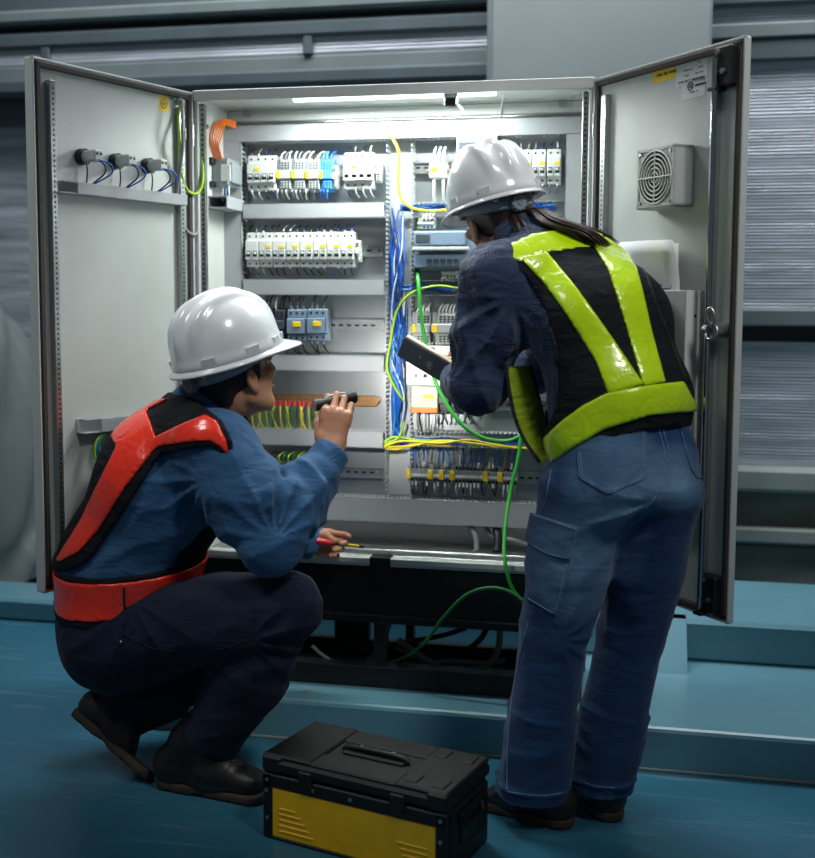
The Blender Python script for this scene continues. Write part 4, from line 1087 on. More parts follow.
class Vol:
    def __init__(s, lo, hi, h=.005, fine=()):
        s.ax = []
        for i in range(3):
            x, out = lo[i], []
            while x < hi[i]:
                out.append(x)
                st = h
                for fl, fh, hf in fine:
                    if fl[i] <= x <= fh[i]: st = min(st, hf)
                x += st
            s.ax.append(np.array(out, np.float32))
        s.F = np.full([len(a) for a in s.ax], .25, np.float32)
        s.h = h
    def win(s, lo, hi):
        return tuple(slice(max(0, int(np.searchsorted(a, l))-1), int(np.searchsorted(a, h))+1) for a, l, h in zip(s.ax, lo, hi))
    def pts(s, sl):
        return (s.ax[0][sl[0]][:, None, None], s.ax[1][sl[1]][None, :, None], s.ax[2][sl[2]][None, None, :])
    def put(s, sl, d, k, sub):
        f = s.F[sl]
        s.F[sl] = -smin(-f, d, k) if sub else smin(f, d, k)
    def eseg(s, a, b, right=None, wa=.05, da=None, wb=None, db=None, k=.02, e=None, sub=False):
        """limb piece with elliptical section, half width wa along `right`, half depth da across it"""
        a, b = np.asarray(a, float), np.asarray(b, float)
        da = wa if da is None else da; wb = wa if wb is None else wb; db = (wb if da == wa else da*wb/wa) if db is None else db
        ax = b-a; L2 = float(ax@ax); L = math.sqrt(L2); u = ax/L
        if right is None:
            right = v3(1, 0, 0) if abs(u[0]) < .8 else v3(0, 1, 0)
        r = nt(np.asarray(right)-u*np.dot(right, u)); f = np.cross(u, r)
        R = max(wa, da, wb, db); m = R*1.05+k+.03
        sl = s.win(np.minimum(a, b)-m, np.maximum(a, b)+m)
        X, Y, Z = s.pts(sl)
        X = X-a[0]; Y = Y-a[1]; Z = Z-a[2]
        t0 = (X*u[0]+Y*u[1]+Z*u[2]); t = np.clip(t0/L, 0, 1); zc = t0-t*L
        x = X*r[0]+Y*r[1]+Z*r[2]; y = X*f[0]+Y*f[1]+Z*f[2]
        W = wa+(wb-wa)*t; D = da+(db-da)*t; E = (np.minimum(W, D) if e is None else e)
        k0 = np.sqrt((x/W)**2+(y/D)**2+(zc/E)**2); k1 = np.sqrt((x/W**2)**2+(y/D**2)**2+(zc/E**2)**2)+1e-6
        s.put(sl, (k0*(k0-1)/k1).astype(np.float32), k, sub)
        return s
    def ell(s, c, rad, fr=None, k=.02, sub=False):
        c = np.asarray(c, float); fr = np.eye(3) if fr is None else np.asarray(fr)
        R = max(rad); m = R+k+.03
        sl = s.win(c-m, c+m); X, Y, Z = s.pts(sl)
        X = X-c[0]; Y = Y-c[1]; Z = Z-c[2]
        q = [(X*e[0]+Y*e[1]+Z*e[2])/rad[i] for i, e in enumerate(fr)]
        k0 = np.sqrt(q[0]**2+q[1]**2+q[2]**2); k1 = np.sqrt((q[0]/rad[0])**2+(q[1]/rad[1])**2+(q[2]/rad[2])**2)+1e-6
        s.put(sl, (k0*(k0-1)/k1).astype(np.float32), k, sub)
        return s
    def chain(s, pts, radii, k=.02):
        for i in range(len(pts)-1):
            s.eseg(pts[i], pts[i+1], None, radii[i], None, radii[i+1], None, k)
        return s
    def near(s, band=.035):
        m = np.abs(s.F) < band
        i = np.nonzero(m)
        return m, np.stack([s.ax[0][i[0]], s.ax[1][i[1]], s.ax[2][i[2]]], -1).astype(float)
    def displace(s, fn):
        m, P = s.near(.03); s.F[m] += fn(P).astype(np.float32); return s
    def copy(s):
        c = object.__new__(Vol); c.ax = s.ax; c.h = s.h; c.F = s.F.copy(); return c
    def plane(s, p, n):
        """keep the side the normal points away from"""
        n = nt(n); X, Y, Z = s.pts((slice(None),)*3)
        s.F = np.maximum(s.F, ((X-p[0])*n[0]+(Y-p[1])*n[1]+(Z-p[2])*n[2]).astype(np.float32)); return s
    def mesh(s):
        F = s.F; n = np.array(F.shape)
        neg = F < 0
        c = np.zeros(n-1, np.uint8)
        for dx in (0, 1):
            for dy in (0, 1):
                for dz in (0, 1):
                    c += neg[dx:n[0]-1+dx, dy:n[1]-1+dy, dz:n[2]-1+dz]
        act = (c > 0) & (c < 8)
        ii = np.stack(np.nonzero(act), -1)
        idx = np.full(n-1, -1, np.int64); idx[act] = np.arange(len(ii))
        acc = np.zeros((len(ii), 3)); cnt = np.zeros(len(ii))
        A = s.ax
        def P(q): return np.stack([A[0][q[:, 0]], A[1][q[:, 1]], A[2][q[:, 2]]], -1)
        cor = [np.array((i, j, k)) for i in (0, 1) for j in (0, 1) for k in (0, 1)]
        for p in range(8):
            for q in range(p+1, 8):
                if abs(cor[p]-cor[q]).sum() != 1: continue
                qa, qb = ii+cor[p], ii+cor[q]
                fa = F[qa[:, 0], qa[:, 1], qa[:, 2]]; fb = F[qb[:, 0], qb[:, 1], qb[:, 2]]
                m = (fa < 0) != (fb < 0)
                if not m.any(): continue
                t = (fa[m]/(fa[m]-fb[m]))[:, None]
                acc[m] += P(qa[m])*(1-t)+P(qb[m])*t; cnt[m] += 1
        V = acc/np.maximum(cnt, 1)[:, None]
        quads = []
        for ax in range(3):
            o1, o2 = [(1, 2), (2, 0), (0, 1)][ax]
            a = [slice(0, n[0]), slice(0, n[1]), slice(0, n[2])]; b = list(a)
            a[ax] = slice(0, n[ax]-1); b[ax] = slice(1, n[ax])
            for o in (o1, o2):
                a[o] = slice(1, n[o]-1); b[o] = slice(1, n[o]-1)
            fa, fb = neg[tuple(a)], neg[tuple(b)]
            e = np.stack(np.nonzero(fa != fb), -1)
            if not len(e): continue
            flip = fa[tuple(e.T)]
            off = np.zeros(3, int); off[o1] = 1; off[o2] = 1; e = e+off
            d1 = np.zeros(3, int); d1[o1] = 1; d2 = np.zeros(3, int); d2[o2] = 1
            g = lambda q: idx[q[:, 0], q[:, 1], q[:, 2]]
            Q = np.stack([g(e-d1-d2), g(e-d2), g(e), g(e-d1)], -1)
            Q[~flip] = Q[~flip][:, ::-1]
            quads.append(Q)
        Q = np.concatenate(quads); Q = Q[(Q >= 0).all(1)]
        return V, Q
    def build(s, name, mats, parent=None, smooth_it=1, fmat=None, **props):
        V, Q = s.mesh()
        # light relaxation removes grid stepping
        for _ in range(smooth_it):
            S = np.zeros_like(V); C = np.zeros(len(V))
            for a, b in ((0, 1), (1, 2), (2, 3), (3, 0)):
                np.add.at(S, Q[:, a], V[Q[:, b]]); np.add.at(C, Q[:, a], 1)
                np.add.at(S, Q[:, b], V[Q[:, a]]); np.add.at(C, Q[:, b], 1)
            V = V*.5+.5*S/np.maximum(C, 1)[:, None]
        lo, hi = V.min(0), V.max(0); base = v3((lo[0]+hi[0])/2, (lo[1]+hi[1])/2, lo[2])
        W = V-base
        me = bpy.data.meshes.new(name)
        me.vertices.add(len(W)); me.vertices.foreach_set('co', W.astype(np.float32).ravel())
        me.loops.add(Q.size); me.loops.foreach_set('vertex_index', Q.ravel().astype(np.int32))
        me.polygons.add(len(Q)); me.polygons.foreach_set('loop_start', np.arange(0, Q.size, 4, dtype=np.int32))
        me.polygons.foreach_set('loop_total', np.full(len(Q), 4, np.int32))
        mats = mats if isinstance(mats, (list, tuple)) else [mats]
        for m in mats: me.materials.append(m)
        me.polygons.foreach_set('use_smooth', np.ones(len(Q), bool))
        if fmat is not None:
            me.polygons.foreach_set('material_index', fmat(V[Q].mean(1)).astype(np.int32))
        me.update(calc_edges=True); me.validate()
        o = link(name, me, base, parent, **props)
        o['_n'] = 0; del o['_n']
        SURF[o.name] = (V, Q)
        return o
SURF = {}
def poly_sd(xy, poly):
    p = np.asarray(poly, float); d = np.full(len(xy), 1e9); sgn = np.ones(len(xy))
    for i in range(len(p)):
        a, b = p[i], p[i-1]
        e = b-a; w = xy-a
        t = np.clip((w@e)/(e@e), 0, 1)
        q = w-t[:, None]*e
        d = np.minimum(d, (q**2).sum(1))
        c1 = xy[:, 1] >= a[1]; c2 = xy[:, 1] < b[1]; c3 = e[0]*w[:, 1] > e[1]*w[:, 0]
        fl = (c1 & c2 & c3) | (~c1 & ~c2 & ~c3)
        sgn[fl] *= -1
    return sgn*np.sqrt(d)
def smooth_poly(poly, n=4):
    P = [np.array((x, y, 0.)) for x, y in poly]; P = P+[P[0]]
    return [tuple(q[:2]) for q in spline(P, n)[:-1]]
def shell(vol, off, polys=(), extra=None, depth=.014, side=None, cut=(), smooth=0):
    """cloth lying `off` above a figure's surface, kept inside outlines taken from the photograph's view of it"""
    c = vol.copy()
    m, P = c.near(.045)
    F = np.full(c.F.shape, .25, np.float32)
    f = c.F[m].astype(float)
    reg = np.full(len(f), 9.)
    if polys:
        xy, w = project(P)
        for p in polys:
            if smooth: p = smooth_poly(p, smooth)
            reg = np.minimum(reg, poly_sd(xy, p)*w/FPX)
        for p in cut:
            reg = np.maximum(reg, -poly_sd(xy, p)*w/FPX)
        if side is not None:
            q, n = side; reg = np.maximum(reg, (P-q)@nt(n))
    if extra is not None:
        reg = np.minimum(reg, extra(P))
    d = np.maximum(np.maximum(f-off, -(f+depth)), reg)
    F[m] = d
    c.F = F
    return c
from mathutils.bvhtree import BVHTree
def surf_tree(o):
    V, Q = SURF[o.name]
    return BVHTree.FromPolygons([tuple(p) for p in V], [tuple(int(i) for i in q) for q in Q])
def on_surface(tree, px, lift=.001):
    """points of the figure seen at these places of the photograph, lying on its surface"""
    out = []
    for x, y in px:
        d = nt(ray(x, y)); h = tree.ray_cast(Vector(CAM_POS), Vector(d))
        if h[0] is not None:
            n = np.array(h[1]); n = -n if n@d > 0 else n
            out.append(np.array(h[0])+n*lift)
    return out
def dense(px, step=4):
    out = []
    for a, b in zip(px[:-1], px[1:]):
        n = max(1, int(math.hypot(b[0]-a[0], b[1]-a[1])/step))
        out += [(a[0]+(b[0]-a[0])*i/n, a[1]+(b[1]-a[1])*i/n) for i in range(n)]
    return out+[px[-1]]
def seam(tree, px, r, name, m, parent, lift=.0008):
    P = on_surface(tree, dense(px), lift)
    if len(P) < 3: return None
    Q = [P[0]]+[(P[i-1]+2*P[i]+P[i+1])/4 for i in range(1, len(P)-1)]+[P[-1]]
    Q = [q for i, q in enumerate(Q) if i == 0 or np.linalg.norm(q-Q[i-1]) < .05]
    if len(Q) < 3: return None
    mb = MB(); mb.tube(Q, r, 5, 0); return mb.build(name, m, parent)

def frame_from(fwd, up):
    f = nt(fwd); r = nt(np.cross(f, up)); u = np.cross(r, f)
    return r, f, u
def rot(v, ax, a):
    ax = nt(ax); v = np.asarray(v, float)
    return v*math.cos(a)+np.cross(ax, v)*math.sin(a)+ax*(ax@v)*(1-math.cos(a))

def head(V, c, fr, s=1.0, jaw=1.0):
    """c: middle of the head; skull, face, ears"""
    r, f, u = fr; R = np.array([r, f, u])
    at = lambda x, y, z: c+s*(r*x+f*y+u*z)
    E = lambda p, rad, k=.012, sub=False, q=R: V.ell(at(*p), [s*a for a in rad], q, k*s, sub)
    E((0, -.012, .035), (.074, .094, .080))
    E((0, .035, -.020), (.058, .058, .085), .02)
    V.eseg(at(0, .030, -.075), at(0, .070, -.088), r, .040*s*jaw, .026*s, .024*s, .020*s, .02*s)
    for sx in (-1, 1):
        V.eseg(at(sx*.060, -.004, -.045), at(sx*.032, .056, -.088), u, .026*s, .014*s, .018*s, .014*s, .02*s)
        E((sx*.044, .070, -.012), (.022, .018, .016), .014)         # cheek
        E((sx*.032, .094, .018), (.015, .012, .011), .006, True)    # eye socket
        E((sx*.031, .086, .017), (.0135, .0135, .010), .003)        # lids
        E((sx*.013, .096, -.024), (.009, .011, .008), .006)         # nostril wings
        V.eseg(at(sx*.010, .094, .036), at(sx*.046, .080, .036), u, .006*s, .007*s, None, None, .010*s)
        # ear
        V.ell(at(sx*.079, -.008, -.010), (.009*s, .016*s, .028*s), np.array([r, f, u]), .006*s)
        V.ell(at(sx*.085, -.005, -.008), (.006*s, .010*s, .020*s), R, .004*s, True)
        V.ell(at(sx*.078, -.004, -.036), (.008*s, .010*s, .010*s), R, .006*s)
    V.eseg(at(0, .092, .026), at(0, .114, -.018), r, .008*s, .010*s, .013*s, .012*s, .008*s)
    E((0, .094, -.047), (.024, .011, .006), .005); E((0, .092, -.058), (.020, .011, .007), .005)
    E((0, .104, -.0525), (.024, .006, .0016), .002, True)
    return at

def hand(V, wrist, kn, across, back, curls, thumb, s=1.0, k=.006, side=1):
    """palm from wrist to knuckles kn, four fingers bent by `curls`, thumb along `thumb` points; across runs index to little finger"""
    wrist, kn = np.asarray(wrist, float), np.asarray(kn, float)
    d = nt(kn-wrist); a = nt(np.asarray(across)-d*np.dot(across, d)); n = np.cross(a, d)
    if n@np.asarray(back) < 0: n = -n
    V.eseg(wrist, wrist+d*.03*s, a, .028*s, .019*s, .034*s, .017*s, .02)
    V.eseg(wrist+d*.028*s, kn-d*.012*s, a, .034*s, .018*s, .040*s, .014*s, .016)
    ln = (.043, .047, .044, .034)
    for i in range(4):
        p = kn+a*(-.030+.020*i)*s-d*(.004*abs(i-1.2))*s
        V.eseg(p-d*.02*s, p, a, .0095*s, .011*s, None, None, .008)
        ang = 0; r0 = (.0092, .0096, .0092, .0082)[i]*s
        for j, c in enumerate(curls[i]):
            ang += c; q = d*math.cos(ang)-n*math.sin(ang)
            L = ln[i]*(1, .62, .52)[j]*s
            p2 = p+q*L
            V.eseg(p, p2, a, r0*(1-.10*j), None, r0*(1-.10*(j+1)), None, .003)
            p = p2
    T = [np.asarray(t, float) for t in thumb]
    for i, (p, q) in enumerate(zip(T[:-1], T[1:])):
        V.eseg(p, q, None, (.0155, .0115, .0105)[min(i, 2)]*s, None, (.0115, .0105, .0085)[min(i, 2)]*s, None, .008)
    return d, a, n

def helmet(parent, c, fr, label, s=1.0):
    """c: middle of the rim ellipse; ridged dome, brim with peak, suspension band with ratchet"""
    r, f, u = fr
    Mx = Matrix([[r[0]*s, f[0]*s, u[0]*s, c[0]], [r[1]*s, f[1]*s, u[1]*s, c[1]], [r[2]*s, f[2]*s, u[2]*s, c[2]], [0, 0, 0, 1]])
    A, B, H = .112, .136, .148
    NA, NE = 96, 30
    def dome(ph, el, grow=0.0):
        ce, se = math.cos(el), math.sin(el)
        q = ce**.82
        x, y, z = A*q*math.sin(ph), B*q*math.cos(ph), H*se**.93
        n = nt((x/A**2, y/B**2, z/H**2+1e-6))
        b = 0.0
        lim = 1/(1+math.exp(-(z-.055)/.010))
        ytap = 1/(1+math.exp((abs(y)-.118)/.010))
        b += .0125*math.exp(-(x/.0105)**2)*lim
        b += .0115*(math.exp(-((abs(x)-.046)/.0105)**2))*lim*ytap
        b += .0035*math.exp(-((z-.010)/.010)**2)
        return np.array((x, y, z))+n*(b+grow)
    vs = [dome(2*math.pi*i/NA, (math.pi/2)*j/NE*.995) for j in range(NE+1) for i in range(NA)]
    fs = [(j*NA+i, j*NA+(i+1) % NA, (j+1)*NA+(i+1) % NA, (j+1)*NA+i) for j in range(NE) for i in range(NA)]
    vs.append(np.array((0, 0, H+.0125))); fs += [(NE*NA+i, NE*NA+(i+1) % NA, len(vs)-1) for i in range(NA)]
    mb = MB(Mx); mb.add(vs, fs, True)
    o = mb.build('helmet', M['helmet'], parent, label=label)
    md = o.modifiers.new('wall', 'SOLIDIFY'); md.thickness = .003; md.offset = -1
    # brim
    vs = []; prof = ((0, .006), (.35, .002), (.8, -.003), (1, -.006), (1.0, -.010), (.8, -.008), (0, -.002))
    for i in range(NA):
        ph = 2*math.pi*i/NA; fr_ = max(0, math.cos(ph)); bk = max(0, -math.cos(ph))
        e = .011+.046*fr_**2.2+.004*bk
        d0 = dome(ph, 0.0); dr = nt((d0[0]/A, d0[1]/B*1.15, 0))
        for t, zz in prof:
            vs.append(d0+dr*e*t+np.array((0, 0, zz-.012*t*fr_**2)))
    k = len(prof)
    fs = [(i*k+j, i*k+(j+1) % k, ((i+1) % NA)*k+(j+1) % k, ((i+1) % NA)*k+j) for i in range(NA) for j in range(k)]
    mb = MB(Mx); mb.add(vs, fs, True); mb.build('brim', M['helmet'], o)
    # accessory slots
    for sx in (-1, 1):
        for ph, w in ((sx*math.radians(95), .017), (sx*math.radians(60), .012), (sx*math.radians(140), .015), (sx*math.radians(38), .011)):
            mb = MB(Mx); p = dome(ph, .10, .002); t = nt(np.cross((0, 0, 1), p*np.array((1/A**2, 1/B**2, 0))))
            n = nt((p[0]/A**2, p[1]/B**2, .0)); Q = []
            for dz in (-.006, .008):
                for dt in (-w, w):
                    Q += [p+t*dt+np.array((0, 0, dz))+n*(.003 if dz < 0 else .0045), p+t*dt+np.array((0, 0, dz))-n*.006]
            mb.add(Q, [(0, 2, 6, 4), (1, 5, 7, 3), (0, 1, 3, 2), (4, 6, 7, 5), (0, 4, 5, 1), (2, 3, 7, 6)])
            mb.build('accessory_slot', M['helmet'], o)
    # head band
    vs = []; n = 64; fs = []
    for i in range(n):
        ph = 2*math.pi*i/n; bk = max(0, -math.cos(ph))
        for a, dz in ((1, -.004), (1.01, -.020-.018*bk**.7), (.975, -.020-.018*bk**.7), (.965, -.004)):
            vs.append(np.array(((.094*a)*math.sin(ph), .112*a*math.cos(ph)-.004, dz)))
    fs = [(i*4+j, i*4+(j+1) % 4, ((i+1) % n)*4+(j+1) % 4, ((i+1) % n)*4+j) for i in range(n) for j in range(4)]
    mb = MB(Mx); mb.add(vs, fs, True); mb.build('head_band', M['band'], o)
    mb = MB(Mx); y = -.118; mb.cyl((0, y+.004, -.028), (0, y-.014, -.028), .020, 20, .018)
    for i in range(12):
        an = 2*math.pi*i/12; mb.cyl((.019*math.cos(an), y+.002, -.028+.019*math.sin(an)), (.0185*math.cos(an), y-.012, -.028+.0185*math.sin(an)), .003, 6)
    mb.box((-.0025, y-.016, -.036), (.0025, y-.012, -.020)); mb.box((-.008, y-.016, -.0305), (.008, y-.012, -.0255))
    mb.build('ratchet_knob', M['band_dark'], o)
    for sx in (-1, 1):
        mb = MB(Mx); mb.box((sx*.045, -.116, -.036), (sx*.022, -.100, -.016), .003); mb.build('ratchet_arm', M['band'], o)
    for ph in (math.radians(150), math.radians(210), math.radians(75), math.radians(285)):
        p = np.array((.110*math.sin(ph), .134*math.cos(ph), -.010)); n_ = nt((p[0], p[1], 0))
        mb = MB(Mx); mb.ring(p+n_*.006, n_, .0048, .0022, 14, 6); mb.build('strap_clip', M['white_plastic'], o)
    return o

def boot(parent, heel, toe, up, ankle_top, label, s=1.0):
    """heel, toe: ends of the sole's underside"""
    heel, toe = np.asarray(heel, float), np.asarray(toe, float)
    d = nt(toe-heel); L = np.linalg.norm(toe-heel); u = nt(np.asarray(up)-d*np.dot(up, d)); r = np.cross(d, u)
    at = lambda x, y, z: heel+d*x*L+r*y+u*z
    lo = np.minimum.reduce([heel, toe, ankle_top])-.09; hi = np.maximum.reduce([heel, toe, ankle_top])+.09
    V = Vol(lo, hi, .004)
    V.eseg(at(.13, 0, .052), at(.55, 0, .052), r, .040, .044, .044, .040, .02)
    V.eseg(at(.50, 0, .052), at(.86, 0, .046), r, .046, .044, .041, .032, .03)
    V.eseg(at(.16, 0, .06), ankle_top, r, .040, .046, .046, .050, .03)
    V.eseg(at(.28, 0, .12), at(.62, 0, .074), r, .036, .034, .036, .028, .035)
    V.plane(at(0, 0, .016), -u)
    pt = np.asarray(ankle_top, float); ax = nt(pt-at(.16, 0, .06)); V.plane(pt+ax*.004, ax)
    V.displace(lambda P: folds(P, r, .0016, 26, .3))
    b = V.build('boot', M['boot'], parent, label=label)
    S = Vol(lo, hi, .004)
    S.eseg(at(.13, 0, .014), at(.34, 0, .014), r, .040, .034, .037, .034, .01, .040)
    S.eseg(at(.30, 0, .014), at(.87, 0, .014), r, .036, .034, .045, .034, .02, .040)
    S.plane(at(0, 0, .025), u); S.plane(at(0, 0, 0), -u)
    S.ell(at(.43, 0, -.004), (.10*L, .08, .012), np.array([d, r, u]), .004, True)
    for i in range(9):
        if i in (3, 4): continue
        for sy in (-1, 1):
            S.eseg(at(.06+.11*i, sy*.030, -.001), at(.06+.11*i, sy*.07, -.001), u, .006, .006, None, None, 0, None, True)
    S.build('sole', M['sole'], b, 0)
    C = surf_tree(b)
    mb = MB()
    p1 = at(.30, 0, .10); 
    for i in range(4):
        x = .34+.075*i; zc = .140-.017*i
        for sy in (-1, 1):
            h = [C.ray_cast(Vector(at(x+.02*(k % 2), sy*(.026-.052*t)*1.0, .25)), Vector(-u)) for k, t in enumerate((0, .25, .5, .75, 1))]
            P = [np.array(q[0])+u*.003 for q in h if q[0] is not None]
            if len(P) >= 3: mb.tube(P, .0022, 5, 3)
    if mb.v: mb.build('laces', M['lace'], b)
    # padded collar
    n = 28; P = []
    cr = nt(np.cross(ax, r))
    for i in range(n+1):
        a = 2*math.pi*i/n; P.append(pt+r*.046*math.cos(a)+cr*.050*math.sin(a))
    mb = MB(); mb.tube(P, .009, 8, 0, False); mb.build('collar', M['boot'], b)
    return b

def fabric(name, rgb, rough=.85, kind='plain', **k):
    m = mat(name, rgb, rough, noise=k.pop('noise', .08), nscale=k.pop('nscale', 40), sheen=k.pop('sheen', .15), spec=.25)
    N, L = m.node_tree.nodes, m.node_tree.links; b = N['Principled BSDF']
    tc = N.new('ShaderNodeTexCoord')
    wn = N.new('ShaderNodeTexNoise'); wn.inputs['Scale'].default_value = k.get('wscale', 11); wn.inputs['Detail'].default_value = 4; wn.inputs['Distortion'].default_value = 1.1; wn.inputs['Roughness'].default_value = .45
    wm = N.new('ShaderNodeMapping'); wm.inputs['Rotation'].default_value = k.get('wrot', (.3, .5, .4)); wm.inputs['Scale'].default_value = (1, 1, 2.4)
    L.new(tc.outputs['Object'], wm.inputs[0]); L.new(wm.outputs[0], wn.inputs[0])
    wb = N.new('ShaderNodeBump'); wb.inputs['Strength'].default_value = k.get('wrinkle', .55); wb.inputs['Distance'].default_value = .022
    L.new(wn.outputs['Fac'], wb.inputs['Height']); L.new(wb.outputs[0], b.inputs['Normal'])
    if kind in ('dots', 'weave', 'twill', 'mesh'):
        sc = dict(dots=1150, weave=1500, twill=1100, mesh=1200)[kind]
        outs = []
        sp = N.new('ShaderNodeSeparateXYZ'); L.new(tc.outputs['Object'], sp.inputs[0])
        def sn(expr_socks, s):
            a = N.new('ShaderNodeMath'); a.operation = 'ADD'; L.new(expr_socks[0], a.inputs[0]); L.new(expr_socks[1], a.inputs[1])
            c = N.new('ShaderNodeMath'); c.operation = 'MULTIPLY'; L.new(a.outputs[0], c.inputs[0]); c.inputs[1].default_value = s
            d = N.new('ShaderNodeMath'); d.operation = 'SINE'; L.new(c.outputs[0], d.inputs[0]); return d.outputs[0]
        s1 = sn((sp.outputs[0], sp.outputs[1]), sc); z_ = N.new('ShaderNodeMath'); z_.operation = 'MULTIPLY'; z_.inputs[1].default_value = 1 if kind != 'twill' else 2.2
        L.new(sp.outputs[2], z_.inputs[0])
        zero = N.new('ShaderNodeValue'); zero.outputs[0].default_value = 0
        s2 = sn((z_.outputs[0], sp.outputs[0] if kind == 'twill' else zero.outputs[0]), sc)
        mu = N.new('ShaderNodeMath'); mu.operation = 'MULTIPLY'; L.new(s1, mu.inputs[0]); L.new(s2, mu.inputs[1])
        outs = mu.outputs[0] if kind != 'twill' else s2
        bm = N.new('ShaderNodeBump'); bm.inputs['Strength'].default_value = .2 if kind != 'dots' else .0; bm.inputs['Distance'].default_value = .001; L.new(wb.outputs[0], bm.inputs['Normal'])
        L.new(outs, bm.inputs['Height']); L.new(bm.outputs[0], b.inputs['Normal'])
        if kind == 'dots':
            src = b.inputs['Base Color'].links[0].from_socket
            g = N.new('ShaderNodeMapRange'); g.inputs[1].default_value = .45; g.inputs[2].default_value = .75; L.new(mu.outputs[0], g.inputs[0])
            mx = N.new('ShaderNodeMix'); mx.data_type = 'RGBA'; L.new(g.outputs[0], mx.inputs[0]); L.new(src, mx.inputs[6]); mx.inputs[7].default_value = (*lin(k['dot']), 1)
            L.new(mx.outputs[2], b.inputs['Base Color'])
    return m

def skin_mat(name, rgb):
    m = mat(name, rgb, .48, noise=.07, nscale=55, bump=.15, bscale=350, spec=.4)
    b = m.node_tree.nodes['Principled BSDF']
    b.inputs['Subsurface Weight'].default_value = .12; b.inputs['Subsurface Radius'].default_value = (.012, .005, .003)
    return m
M['skin_m'] = skin_mat('tanned skin', (186, 134, 104))
M['skin_f'] = skin_mat('light skin', (206, 160, 132))
M['helmet'] = mat('white helmet shell', (218, 222, 224), .22, coat=.4, noise=.015, nscale=12)
M['band'] = mat('grey suspension band', (142, 152, 164), .55, noise=.06)
M['band_dark'] = mat('dark grey knob', (118, 128, 140), .5)
M['boot'] = mat('black boot leather', (27, 26, 26), .42, noise=.2, nscale=30, bump=.4, bscale=160)
M['sole'] = mat('brown black rubber sole', (62, 50, 42), .75, noise=.25, nscale=25)
M['lace'] = mat('dark laces', (58, 52, 46), .8)
M['shirt_m'] = fabric('blue twill work shirt', (46, 88, 128), .8, 'twill', wrinkle=.38)
M['shirt_f'] = fabric('navy dotted shirt', (26, 40, 68), .8, 'dots', dot=(72, 92, 126), wrinkle=.4)
M['trousers'] = fabric('navy work trousers', (22, 32, 54), .85, 'twill', sheen=.05, wrinkle=.3)
M['vest'] = fabric('black mesh vest', (13, 15, 22), .85, 'mesh', sheen=.0)
M['binding'] = fabric('black binding tape', (14, 15, 18), .7)
def tape(name, rgb):
    m = mat(name, rgb, .26, noise=.06, nscale=18, coat=.5)
    N, L = m.node_tree.nodes, m.node_tree.links; b = N['Principled BSDF']
    tc = N.new('ShaderNodeTexCoord'); t = N.new('ShaderNodeTexNoise'); t.inputs['Scale'].default_value = 19; t.inputs['Detail'].default_value = 2.2; t.inputs['Distortion'].default_value = 1.6
    L.new(tc.outputs['Object'], t.inputs[0])
    bm = N.new('ShaderNodeBump'); bm.inputs['Strength'].default_value = .5; bm.inputs['Distance'].default_value = .007
    L.new(t.outputs['Fac'], bm.inputs['Height']); L.new(bm.outputs[0], b.inputs['Normal']); L.new(bm.outputs[0], b.inputs['Coat Normal'])
    return m
M['tape_red'] = tape('glossy orange red tape', (250, 52, 28))
M['tape_lime'] = tape('glossy lime tape', (186, 222, 12))
M['lime_inner'] = fabric('lime cloth lining', (140, 160, 24), .8, 'weave')
M['hair_f'] = mat('dark brown hair', (44, 30, 26), .42, noise=.35, nscale=120, stretch=(1, 1, .2))
M['hair_m'] = mat('short black hair', (28, 24, 22), .6, noise=.3, nscale=200, bump=.8, bscale=500)
M['eye'] = mat('eye white', (226, 222, 216), .2)
M['iris'] = mat('dark iris', (34, 24, 20), .2)
M['denim_thread'] = fabric('pale denim seam thread', (112, 144, 176), .9)
M['denim_dark'] = fabric('dark denim seam', (16, 34, 66), .9)

W = onY
